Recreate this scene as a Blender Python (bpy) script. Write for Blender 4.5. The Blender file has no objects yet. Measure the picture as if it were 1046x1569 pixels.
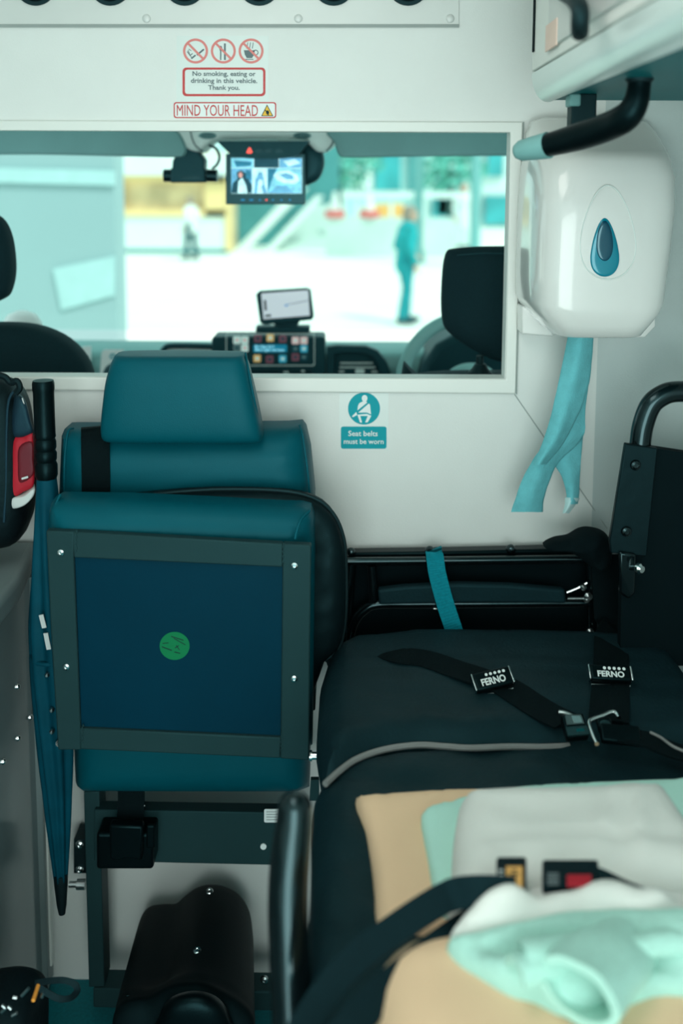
import bpy, bmesh, math, random
from mathutils import Vector, Matrix, noise
random.seed(7)
V = Vector
S = bpy.context.scene
COL = S.collection

# ---------------------------------------------------------------- camera
IW, IH, F = 1046.0, 1569.0, 1525.0
CX, CY = 523.0, 460.0                      # principal point (lens shifted, verticals kept upright)
PITCH, ROLL = math.radians(6.5), math.radians(0.25)
CAM = V((0, 0, 1.56))
fw = V((0, math.cos(PITCH), -math.sin(PITCH)))
u0 = V((0, math.sin(PITCH), math.cos(PITCH)))
rt = V((1, 0, 0)) * math.cos(ROLL) + u0 * math.sin(ROLL)
up = u0 * math.cos(ROLL) - V((1, 0, 0)) * math.sin(ROLL)
cd = bpy.data.cameras.new('camera')
cd.sensor_fit = 'VERTICAL'; cd.sensor_height = 36.0; cd.sensor_width = 24.0
cd.lens = 36.0 * F / IH
cd.shift_y = (CY - IH / 2) / IH
cd.clip_start = 0.05; cd.clip_end = 300
cd.dof.use_dof = True; cd.dof.focus_distance = 1.72; cd.dof.aperture_fstop = 2.0
cam = bpy.data.objects.new('camera', cd); COL.objects.link(cam)
cam.matrix_world = Matrix(((rt.x, up.x, -fw.x, CAM.x), (rt.y, up.y, -fw.y, CAM.y), (rt.z, up.z, -fw.z, CAM.z), (0, 0, 0, 1)))
S.camera = cam

def ray(px, py):
    return fw + rt * ((px - CX) / F) + up * ((CY - py) / F)
def at(px, py, Y):
    d = ray(px, py); return CAM + d * (Y / d.y)
def atz(px, py, z):
    d = ray(px, py); return CAM + d * ((z - CAM.z) / d.z)
def atx(px, py, x):
    d = ray(px, py); return CAM + d * (x / d.x)

# ---------------------------------------------------------------- world, lights, exposure
def lin(c):
    return tuple((v / 255 / 12.92) if v / 255 <= 0.04045 else ((v / 255 + 0.055) / 1.055) ** 2.4 for v in c)
S.view_settings.view_transform = 'Standard'; S.view_settings.look = 'None'
S.view_settings.exposure = 0.0; S.view_settings.gamma = 1.0; S.view_settings.use_curve_mapping = False
try:
    S.cycles.use_denoising = True
    S.cycles.max_bounces = 8
    S.cycles.sample_clamp_indirect = 6
except Exception:
    pass
w = bpy.data.worlds.new('sky'); S.world = w; w.use_nodes = True
bg = w.node_tree.nodes['Background']
bg.inputs[0].default_value = (0.76, 1.0, 0.98, 1); bg.inputs[1].default_value = 1.35

def light(name, kind, loc, rot, power, color, size=None, sy=None, angle=None):
    l = bpy.data.lights.new(name, kind); l.energy = power; l.color = color
    if kind == 'AREA':
        l.shape = 'RECTANGLE'; l.size = size; l.size_y = sy
    if angle: l.angle = angle
    o = bpy.data.objects.new(name, l); COL.objects.link(o); o.location = loc; o.rotation_euler = rot
    return o
light('sun', 'SUN', (0, 10, 10), (math.radians(28), math.radians(30), 0), 2.7, (1.0, 1.0, 0.95), angle=math.radians(8))
light('ceiling_lamp_light', 'AREA', (-0.22, 0.80, 2.10), (math.radians(8), 0, 0), 4.6, (1.0, 0.95, 0.90), 0.5, 0.9)
light('rear_door_daylight', 'AREA', (0.02, -1.2, 0.92), (math.radians(90), 0, math.radians(4)), 39.0, (0.90, 1.0, 0.975), 1.5, 1.8)

# ---------------------------------------------------------------- materials
def mat(name, rgb, rough=0.5, metal=0.0, bump=0.0, bscale=60.0, var=0.06, vscale=9.0, coat=0.0, emit=0.0, spec=0.5, sheen=0.0, stretch=None):
    m = bpy.data.materials.new(name); m.use_nodes = True
    nt = m.node_tree; b = nt.nodes['Principled BSDF']
    c = lin(rgb)
    b.inputs['Roughness'].default_value = rough; b.inputs['Metallic'].default_value = metal
    b.inputs['Specular IOR Level'].default_value = spec
    b.inputs['Coat Weight'].default_value = coat
    if metal < .5 and sum(rgb) < 330: b.inputs['Specular Tint'].default_value = (0.35, 0.9, 1.0, 1)
    if sheen: b.inputs['Sheen Weight'].default_value = sheen
    tc = nt.nodes.new('ShaderNodeTexCoord')
    mp = nt.nodes.new('ShaderNodeMapping'); nt.links.new(tc.outputs['Object'], mp.inputs[0])
    if stretch: mp.inputs['Scale'].default_value = stretch
    n = nt.nodes.new('ShaderNodeTexNoise'); n.inputs['Scale'].default_value = vscale; n.inputs['Detail'].default_value = 4
    nt.links.new(mp.outputs[0], n.inputs[0])
    r = nt.nodes.new('ShaderNodeValToRGB')
    r.color_ramp.elements[0].position = 0.3; r.color_ramp.elements[1].position = 0.7
    r.color_ramp.elements[0].color = tuple(v * (1 - var) for v in c) + (1,)
    r.color_ramp.elements[1].color = tuple(min(1, v * (1 + var)) for v in c) + (1,)
    nt.links.new(n.outputs[0], r.inputs[0]); nt.links.new(r.outputs[0], b.inputs['Base Color'])
    if emit:
        nt.links.new(r.outputs[0], b.inputs['Emission Color']); b.inputs['Emission Strength'].default_value = emit
    if bump:
        n2 = nt.nodes.new('ShaderNodeTexNoise'); n2.inputs['Scale'].default_value = bscale; n2.inputs['Detail'].default_value = 3
        nt.links.new(mp.outputs[0], n2.inputs[0])
        bp = nt.nodes.new('ShaderNodeBump'); bp.inputs['Strength'].default_value = bump; bp.inputs['Distance'].default_value = 0.002
        nt.links.new(n2.outputs[0], bp.inputs['Height']); nt.links.new(bp.outputs[0], b.inputs['Normal'])
    return m

M = {}
M['wall'] = mat('white_wall_panel', (226, 230, 226), 0.55, bump=0.12, bscale=420, var=0.015)
M['wallside'] = mat('side_wall_panel', (188, 201, 199), 0.5, bump=0.25, bscale=380, var=0.03)  # greyer panel than the bulkhead; the right wall's shadow is partly in this colour
M['trim'] = mat('white_trim', (230, 234, 228), 0.4, var=0.01)
M['seam'] = mat('seam_line', (150, 160, 156), 0.6)
M['floor'] = mat('teal_vinyl_floor', (0, 106, 114), 0.55, bump=0.2, bscale=300, var=0.18, vscale=160)
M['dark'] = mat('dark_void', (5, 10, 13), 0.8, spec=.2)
M['alu'] = mat('brushed_alu', (222, 236, 232), 0.3, 0.25, var=0.03, bump=0.05, bscale=200, stretch=(1, 0.05, 1))
M['platemetal'] = mat('painted_plate', (212, 216, 212), 0.42, 0.1, var=0.02)
M['chrome'] = mat('chrome', (225, 232, 232), 0.12, 1.0, var=0.02)
M['steel'] = mat('dull_steel', (170, 180, 180), 0.3, 1.0, var=0.05)
M['rubber'] = mat('black_rubber', (12, 16, 18), 0.6, var=0.15)
M['blackgloss'] = mat('black_gloss_paint', (7, 13, 15), 0.2, spec=.4, var=0.1, coat=0.4)
M['blacksemi'] = mat('black_semi_plastic', (5, 12, 14), 0.34, spec=.16, var=0.15, bump=0.12, bscale=350)
M['coverplastic'] = mat('black_textured_moulding', (6, 14, 16), 0.62, spec=.12, var=0.15, bump=0.12, bscale=350)
M['blackfab'] = mat('black_webbing', (6, 9, 11), 0.85, spec=.2, var=0.25, vscale=300, bump=0.3, bscale=500)
M['leather'] = mat('teal_vinyl_upholstery', (0, 76, 88), 0.45, spec=.25, bump=0.10, bscale=420, var=0.05)
M['leatherdk'] = mat('teal_vinyl_panel', (0, 44, 62), 0.5, spec=.15, bump=0.06, bscale=300, var=0.05)
M['frame'] = mat('charcoal_frame', (32, 56, 58), 0.5, spec=.2, var=0.05, bump=0.06, bscale=300)
M['shell'] = mat('black_vinyl_cover', (8, 18, 21), 0.45, spec=.25, var=0.2, bump=0.35, bscale=45)
M['green'] = mat('green_sticker', (2, 112, 58), 0.5, var=0.04)
M['mattress'] = mat('dark_mattress_vinyl', (19, 39, 44), 0.55, spec=.2, bump=0.3, bscale=160, var=0.10)
M['mattress2'] = mat('dark_mattress_vinyl_lower', (17, 37, 42), 0.5, spec=.25, bump=0.3, bscale=120, var=0.12)
M['piping'] = mat('grey_piping', (128, 130, 128), 0.6)
M['peach'] = mat('peach_blanket', (244, 206, 168), 0.95, bump=0.2, bscale=500, var=0.03)
M['mint'] = mat('mint_sheet', (192, 238, 224), 0.95, bump=0.2, bscale=450, var=0.03)
M['mintcell'] = mat('mint_cellular_blanket', (178, 224, 211), 0.95, bump=0.7, bscale=330, var=0.05, vscale=140)
M['linen'] = mat('white_linen', (236, 236, 230), 0.95, bump=0.3, bscale=400, var=0.02)
M['strapdk'] = mat('dark_strap', (7, 20, 25), 0.55, spec=.2, var=0.15, vscale=200, bump=0.3, bscale=500)
M['tealstrap'] = mat('teal_webbing', (0, 134, 150), 0.75, var=0.15, vscale=200)
M['paper'] = mat('blue_paper_towel', (104, 188, 196), 0.95, bump=0.5, bscale=260, var=0.07, vscale=60)
M['papertorn'] = mat('pale_torn_edge', (190, 226, 226), 0.95)
M['dispenser'] = mat('white_gloss_plastic', (224, 226, 222), 0.18, var=0.01, coat=0.5)
M['tealglass'] = mat('teal_window_plastic', (0, 124, 146), 0.12, var=0.05, coat=0.6)
M['tealglassdk'] = mat('dark_teal_window', (0, 62, 84), 0.12, var=0.05, coat=0.6)
M['stickteal'] = mat('teal_sticker_print', (0, 152, 164), 0.5, var=0.02)
M['stickbase'] = mat('sticker_film', (220, 230, 226), 0.35, var=0.01)
M['stickwhite'] = mat('sticker_white_print', (232, 240, 238), 0.5, var=0.01)
M['stickred'] = mat('sticker_pale_red_print', (222, 128, 122), 0.5, var=0.05)
M['stickred2'] = mat('sticker_red_print', (204, 60, 56), 0.5, var=0.03)
M['stickgrey'] = mat('sticker_grey_print', (104, 110, 112), 0.5)
M['yellow'] = mat('sticker_yellow_print', (232, 184, 40), 0.5)
M['ink'] = mat('black_print', (22, 24, 26), 0.6)
M['cupboard'] = mat('grey_gloss_laminate', (112, 132, 134), 0.13, var=0.03, coat=0.3)
M['counter'] = mat('grey_counter', (120, 136, 136), 0.4, var=0.04)
M['umbrella'] = mat('teal_umbrella_cloth', (0, 62, 78), 0.65, spec=.25, var=0.15, vscale=20)
M['bagblack'] = mat('black_nylon', (7, 9, 12), 0.6, spec=.3, var=0.3, vscale=120, bump=0.5, bscale=90)
M['bagnavy'] = mat('navy_nylon', (18, 36, 50), 0.6, var=0.15, bump=0.3, bscale=120)
M['bagred'] = mat('red_nylon', (176, 14, 34), 0.6, var=0.1, bump=0.3, bscale=150)
M['bagreddk'] = mat('dark_red_panel', (104, 10, 24), 0.6, var=0.1)
M['reflect'] = mat('silver_reflective_tape', (200, 206, 204), 0.4, var=0.04)
M['orange'] = mat('orange_cord', (240, 158, 60), 0.7)
M['tealunder'] = mat('teal_underside', (0, 104, 108), 0.5, spec=.3, var=0.06)
M['peachstick'] = mat('peach_sticker', (236, 206, 190), 0.5)
# cab
M['cabgrey'] = mat('cab_pale_lining', (212, 228, 224), 0.6, var=0.03)
M['visor'] = mat('sun_visor_cloth', (112, 156, 156), 0.85, var=0.05, bump=0.2, bscale=300)
M['dash'] = mat('dash_plastic', (120, 172, 170), 0.55, var=0.04, bump=0.1, bscale=300)
M['cabdark'] = mat('cab_dark_plastic', (14, 44, 50), 0.5, var=0.1)
M['cabseat'] = mat('cab_seat_cloth', (8, 22, 27), 0.9, var=0.25, vscale=250, bump=0.3, bscale=400)
M['screenoff'] = mat('screen_bezel', (10, 20, 24), 0.3)
M['scrmap'] = mat('map_screen', (206, 214, 222), 0.4, emit=0.45, var=0.03)
M['scrblue'] = mat('display_blue', (20, 120, 150), 0.4, emit=0.5, var=0.05)
M['scrtext'] = mat('display_text', (170, 240, 250), 0.4, emit=0.8)
for k, c in dict(white=(214, 238, 232), mar=(120, 70, 84), orange=(226, 186, 120), pink=(232, 198, 196), teal=(20, 60, 70), cyan=(60, 176, 204), grey=(90, 116, 116)).items():
    M['btn_' + k] = mat('button_' + k, c, 0.4, emit=0.25, var=0.04)
for k, c in dict(a=(120, 200, 220), b=(190, 235, 242), c=(40, 110, 140), d=(16, 50, 66), e=(90, 165, 200), f=(150, 215, 235), g=(210, 150, 140)).items():
    M['vid_' + k] = mat('video_' + k, c, 0.4, emit=0.75, var=0.25, vscale=60)
M['redled'] = mat('red_warning_light', (255, 84, 70), 0.4, emit=1.0)
M['blueled'] = mat('blue_button_light', (30, 120, 170), 0.4, emit=0.6)
# outdoors
M['road'] = mat('pale_paving', (232, 236, 226), 0.9, var=0.04, vscale=0.8)
M['extwall'] = mat('pale_teal_render', (152, 176, 178), 0.8, var=0.04, vscale=0.9)
M['extpatch'] = mat('pale_reflection', (176, 206, 206), 0.7, var=0.05)  # colour for the painted reflections on the left outside wall
M['facade'] = mat('pale_facade', (176, 214, 212), 0.8, var=0.15, vscale=0.5)
M['facadewhite'] = mat('white_facade', (222, 234, 230), 0.8, var=0.05, vscale=0.5)
M['extglass'] = mat('teal_window_glass', (60, 160, 166), 0.3, var=0.35, vscale=0.6)
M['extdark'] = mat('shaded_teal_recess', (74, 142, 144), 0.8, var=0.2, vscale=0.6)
M['kyellow'] = mat('kiosk_yellow_frame', (240, 206, 146), 0.7, var=0.04)
M['kinner'] = mat('kiosk_display', (216, 192, 150), 0.7, var=0.3, vscale=1.2)
M['concrete'] = mat('pale_concrete', (200, 216, 210), 0.9, var=0.06, vscale=1.5)
M['polegrey'] = mat('pole_grey_teal', (110, 168, 166), 0.6)
M['treeleaf'] = mat('pale_teal_leaves', (110, 190, 176), 0.9, var=0.3, vscale=3)
M['trunk'] = mat('trunk', (70, 96, 92), 0.9)
M['skin'] = mat('skin', (206, 160, 140), 0.6, var=0.03)
M['scrubs'] = mat('teal_scrubs', (20, 158, 164), 0.85, var=0.1)
M['trousersteal'] = mat('dark_teal_trousers', (34, 140, 148), 0.85, var=0.1)
M['whitecloth'] = mat('white_clothes', (226, 232, 228), 0.9, var=0.03)
M['darkcloth'] = mat('dark_trousers', (40, 84, 90), 0.9, var=0.1)
M['hairfair'] = mat('fair_hair', (150, 134, 120), 0.8, var=0.2)
M['hairdark'] = mat('dark_hair', (60, 54, 52), 0.8, var=0.2)
M['conewhite'] = mat('cone_white', (230, 236, 230), 0.6)
M['conered'] = mat('cone_red', (220, 110, 104), 0.6)
M['carorange'] = mat('orange_car_paint', (236, 176, 96), 0.4)
def glass_mat():
    m = bpy.data.materials.new('windscreen_glass'); m.use_nodes = True; nt = m.node_tree; nt.nodes.clear()
    o = nt.nodes.new('ShaderNodeOutputMaterial'); mx = nt.nodes.new('ShaderNodeMixShader')
    t = nt.nodes.new('ShaderNodeBsdfTransparent'); g = nt.nodes.new('ShaderNodeBsdfGlossy'); f = nt.nodes.new('ShaderNodeFresnel')
    t.inputs[0].default_value = (0.90, 0.985, 0.97, 1); g.inputs['Roughness'].default_value = 0.03; f.inputs[0].default_value = 1.25
    nt.links.new(f.outputs[0], mx.inputs[0]); nt.links.new(t.outputs[0], mx.inputs[1]); nt.links.new(g.outputs[0], mx.inputs[2]); nt.links.new(mx.outputs[0], o.inputs[0])
    return m
M['glass'] = glass_mat()

# ---------------------------------------------------------------- helpers
WL = {}
def obj(name, bm, m, parent=None, bevel=0.0, seg=2, angle=40, sub=0):
    bmesh.ops.remove_doubles(bm, verts=bm.verts, dist=1e-6)
    bmesh.ops.recalc_face_normals(bm, faces=bm.faces)
    me = bpy.data.meshes.new(name); bm.to_mesh(me); bm.free()
    return link(name, me, m, parent, bevel, seg, angle, sub)
def link(name, me, m, parent=None, bevel=0.0, seg=2, angle=40, sub=0):
    xs = [v.co for v in me.vertices]
    lo = V((min(v.x for v in xs), min(v.y for v in xs), min(v.z for v in xs)))
    hi = V((max(v.x for v in xs), max(v.y for v in xs), max(v.z for v in xs)))
    c = (lo + hi) / 2
    me.transform(Matrix.Translation(-c))
    me.polygons.foreach_set('use_smooth', [True] * len(me.polygons))
    me.set_sharp_from_angle(angle=math.radians(angle))
    me.materials.append(M[m] if isinstance(m, str) else m)
    o = bpy.data.objects.new(name, me); COL.objects.link(o)
    WL[o.name] = c
    if parent is not None:
        o.parent = parent; o.location = c - WL[parent.name]
    else:
        o.location = c
    if bevel:
        b = o.modifiers.new('bevel', 'BEVEL'); b.width = bevel; b.segments = seg; b.limit_method = 'ANGLE'; b.angle_limit = math.radians(30)
        b.harden_normals = False
    if sub:
        s = o.modifiers.new('subdivision', 'SUBSURF'); s.levels = sub; s.render_levels = sub
    return o
def thing(name, label, cat, loc, group=None):
    o = bpy.data.objects.new(name, None); COL.objects.link(o); o.empty_display_size = 0.05
    o.location = loc; WL[o.name] = V(loc)
    o['label'] = label; o['category'] = cat
    if group: o['group'] = group
    return o
def tag(o, label, cat, group=None):
    o['label'] = label; o['category'] = cat
    if group: o['group'] = group
    return o
def struct(o):
    o['kind'] = 'structure'; return o
def B(): return bmesh.new()
def prism(bm, pts, vec):
    a = [bm.verts.new(p) for p in pts]; b = [bm.verts.new(p + vec) for p in pts]
    n = len(pts)
    bm.faces.new(a[::-1]); bm.faces.new(b)
    for i in range(n): bm.faces.new((a[i], a[(i + 1) % n], b[(i + 1) % n], b[i]))
    return bm
def box(bm, p, q):
    x0, y0, z0 = p; x1, y1, z1 = q
    return prism(bm, [V((x0, y0, z0)), V((x1, y0, z0)), V((x1, y1, z0)), V((x0, y1, z0))], V((0, 0, z1 - z0)))
def obox(bm, c, ex, ey, ez, a, b, h):
    """box centred at c, sizes a b h along ex ey ez"""
    p = [c + ex * (sx * a / 2) + ey * (sy * b / 2) - ez * (h / 2) for sx, sy in ((-1, -1), (1, -1), (1, 1), (-1, 1))]
    return prism(bm, p, ez * h)
def smooth_path(pts, k=6, closed=False):
    out = []; n = len(pts)
    rng = range(n if closed else n - 1)
    for i in rng:
        if closed: p0, p1, p2, p3 = pts[i - 1], pts[i], pts[(i + 1) % n], pts[(i + 2) % n]
        else: p0, p1, p2, p3 = pts[max(i - 1, 0)], pts[i], pts[i + 1], pts[min(i + 2, n - 1)]
        for j in range(k):
            t = j / k
            out.append(0.5 * ((2 * p1) + (p2 - p0) * t + (2 * p0 - 5 * p1 + 4 * p2 - p3) * t * t + (3 * p1 - p0 - 3 * p2 + p3) * t ** 3))
    if not closed: out.append(pts[-1].copy())
    return out
def tube(bm, path, r, n=12, closed=False, ry=None):
    """sweep a circle along path; r number or list"""
    m = len(path); rr = r if isinstance(r, (list, tuple)) else [r] * m
    t0 = (path[1] - path[0]).normalized()
    ref = V((0, 0, 1)) if abs(t0.z) < 0.9 else V((0, 1, 0))
    nrm = t0.cross(ref).normalized(); rings = []
    for i in range(m):
        if closed: t = path[(i + 1) % m] - path[i - 1]
        else: t = path[min(i + 1, m - 1)] - path[max(i - 1, 0)]
        if t.length < 1e-9: t = t0.copy()
        t.normalize()
        nrm = nrm - t * nrm.dot(t)
        if nrm.length < 1e-6: nrm = t.orthogonal()
        nrm.normalize(); bn = t.cross(nrm)
        rings.append([bm.verts.new(path[i] + nrm * (math.cos(a) * rr[i]) + bn * (math.sin(a) * rr[i])) for a in (2 * math.pi * k / n for k in range(n))])
    for i in range(m if closed else m - 1):
        A, Bq = rings[i], rings[(i + 1) % m]
        for k in range(n): bm.faces.new((A[k], A[(k + 1) % n], Bq[(k + 1) % n], Bq[k]))
    if not closed:
        bm.faces.new(rings[0][::-1]); bm.faces.new(rings[-1])
    return bm
def cyl(bm, a, b, r, n=20, r2=None):
    return tube(bm, [a, b], [r, r if r2 is None else r2], n)
def lathe(bm, prof, o, ax=V((0, 0, 1)), n=28):
    """prof: list of (radius, height) along ax from o"""
    ax = ax.normalized(); e1 = ax.orthogonal().normalized(); e2 = ax.cross(e1); rings = []
    for r, h in prof:
        r = max(r, 1e-5)
        rings.append([bm.verts.new(o + ax * h + e1 * (r * math.cos(2 * math.pi * k / n)) + e2 * (r * math.sin(2 * math.pi * k / n))) for k in range(n)])
    for A, Bq in zip(rings, rings[1:]):
        for k in range(n): bm.faces.new((A[k], A[(k + 1) % n], Bq[(k + 1) % n], Bq[k]))
    bm.faces.new(rings[0][::-1]); bm.faces.new(rings[-1]); return bm
def screw(name, c, ax, r, m, parent):
    """domed screw head with a slot"""
    b = B(); lathe(b, [(r, 0), (r, r * 0.25), (r * 0.85, r * 0.55), (r * 0.45, r * 0.72), (r * 0.42, r * 0.5), (0.0005, r * 0.5)], c, ax, 18)
    return obj(name, b, m, parent)
def ribbon(bm, path, width, th, nrm):
    """flat strap along path; nrm a Vector or a list; width number or list"""
    m = len(path); rings = []
    for i in range(m):
        t = (path[min(i + 1, m - 1)] - path[max(i - 1, 0)]).normalized()
        n = nrm[min(i, len(nrm) - 1)] if isinstance(nrm, list) else nrm
        s = t.cross(n)
        if s.length < 1e-6: s = t.orthogonal()
        s.normalize(); nn = s.cross(t).normalized(); wd = width[min(i, len(width) - 1)] if isinstance(width, list) else width
        rings.append([bm.verts.new(path[i] + s * (sx * wd / 2) + nn * (sy * th / 2)) for sx, sy in ((-1, -1), (1, -1), (1, 1), (-1, 1))])
    for A, Bq in zip(rings, rings[1:]):
        for k in range(4): bm.faces.new((A[k], A[(k + 1) % 4], Bq[(k + 1) % 4], Bq[k]))
    bm.faces.new(rings[0][::-1]); bm.faces.new(rings[-1]); return bm
def plate(pts, Y, th, bm=None):
    """outline in pixels taken to the upright plane Y (number or function of px), th thick towards the viewer"""
    bm = bm or B()
    P = [at(px, py, Y(px) if callable(Y) else Y) for px, py in pts]
    return prism(bm, P, V((0, -th, 0)))
def rect(x0, y0, x1, y1, r=0, n=5):
    if not r: return [(x0, y0), (x1, y0), (x1, y1), (x0, y1)]
    out = []
    for cx, cy, a0 in ((x1 - r, y0 + r, -90), (x1 - r, y1 - r, 0), (x0 + r, y1 - r, 90), (x0 + r, y0 + r, 180)):
        for k in range(n + 1):
            a = math.radians(a0 + 90 * k / n); out.append((cx + r * math.cos(a), cy + r * math.sin(a)))
    return out
def circ(cx, cy, r, n=32, ry=None):
    return [(cx + r * math.cos(2 * math.pi * k / n), cy + (ry or r) * math.sin(2 * math.pi * k / n)) for k in range(n)]
def band(bm, outer, inner, Y, th):
    """closed band between two outlines with equal point counts"""
    n = len(outer); f = []
    for dy in (0, -th):
        f.append([[bm.verts.new(at(px, py, Y(px) if callable(Y) else Y) + V((0, dy, 0))) for px, py in ln] for ln in (outer, inner)])
    (o0, i0), (o1, i1) = f
    for k in range(n):
        j = (k + 1) % n
        for q in ((o0[k], o0[j], i0[j], i0[k]), (o1[k], i1[k], i1[j], o1[j]), (o0[k], o1[k], o1[j], o0[j]), (i0[k], i0[j], i1[j], i1[k])): bm.faces.new(q)
    return bm
def dome(outline, nrm, H, n=4.0, back=0.0, nb=None, rings=14, center=None, wr=None, k=4, sm=True):
    """soft pad: outline swells to H along nrm and to back on the other side"""
    P = smooth_path(outline, k, True) if sm else outline
    c = center or sum(P, V()) / len(P)
    nrm = nrm.normalized(); bm = B(); m = len(P); prev = None; nb = nb or n
    def side(h, nn, sgn, edge):
        last = edge
        for r in range(rings - 1, -1, -1):
            s = math.sin(r / rings * math.pi / 2)
            hh = h * (max(0, 1 - s ** nn)) ** (1 / nn) * sgn
            if r == 0:
                v = bm.verts.new(c + nrm * (hh + (wr(c, 0) if wr and sgn > 0 else 0)))
                for j in range(m): bm.faces.new((last[j], last[(j + 1) % m], v))
                return
            ring = []
            for p in P:
                q = c + (p - c) * s
                ring.append(bm.verts.new(q + nrm * (hh + (wr(q, s) if wr and sgn > 0 else 0))))
            for j in range(m): bm.faces.new((last[j], last[(j + 1) % m], ring[(j + 1) % m], ring[j]))
            last = ring
    e = [bm.verts.new(p) for p in P]
    side(H, n, 1, e)
    if back: side(back, nb, -1, e)
    else: bm.faces.new(e)
    return bm
def loft(rings, caps=True):
    bm = B(); R = [[bm.verts.new(p) for p in r] for r in rings]; n = len(R[0])
    for A, Bq in zip(R, R[1:]):
        for k in range(n): bm.faces.new((A[k], A[(k + 1) % n], Bq[(k + 1) % n], Bq[k]))
    if caps: bm.faces.new(R[0][::-1]); bm.faces.new(R[-1])
    return bm
def text(name, body, m, c, ex, ey, wd, ht, parent, th=0.0004, bold=0.0, squeeze=True):
    """lettering centred at c, ex to the right, ey up, fitted to wd x ht"""
    cu = bpy.data.curves.new('lettering', 'FONT'); cu.body = body; cu.align_x = 'CENTER'; cu.offset = bold; cu.resolution_u = 3
    o = bpy.data.objects.new('lettering_source', cu); COL.objects.link(o)
    dg = bpy.context.evaluated_depsgraph_get(); dg.update()
    me = bpy.data.meshes.new_from_object(o.evaluated_get(dg))
    bpy.data.objects.remove(o); bpy.data.curves.remove(cu)
    xs = [v.co.x for v in me.vertices]; ys = [v.co.y for v in me.vertices]
    x0, x1, y0, y1 = min(xs), max(xs), min(ys), max(ys); ez = ex.cross(ey).normalized()
    bm = B(); bm.from_mesh(me); bpy.data.meshes.remove(me)
    for v in bm.verts:
        v.co = c + ex * ((v.co.x - (x0 + x1) / 2) / (x1 - x0) * wd) + ey * ((v.co.y - (y0 + y1) / 2) / (y1 - y0) * ht)
    r = bmesh.ops.extrude_face_region(bm, geom=bm.faces[:])
    for v in r['geom']:
        if isinstance(v, bmesh.types.BMVert): v.co += ez * th
    return obj(name, bm, m, parent)
def ptext(name, body, m, x0, y0, x1, y1, Y, parent, bold=0.0, off=0.0006):
    """upright lettering fitted to a pixel box on plane Y"""
    a, b = at(x0, y1, Y), at(x1, y0, Y)
    c = (a + b) / 2 + V((0, -off, 0))
    return text(name, body, m, c, V((1, 0, 0)), V((0, 0, 1)), b.x - a.x, b.z - a.z, parent, bold=bold)
FZ = -0.10
UP = V((0, 0, 1)); TOV = V((0, -1, 0))
def fbm(p, f, seed=0.0):
    return noise.noise(V((p.x * f + seed, p.y * f - seed, p.z * f + 2 * seed))) + 0.5 * noise.noise(V((p.x * 2.1 * f, p.y * 2.1 * f + seed, p.z * 2.1 * f)))

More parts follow.
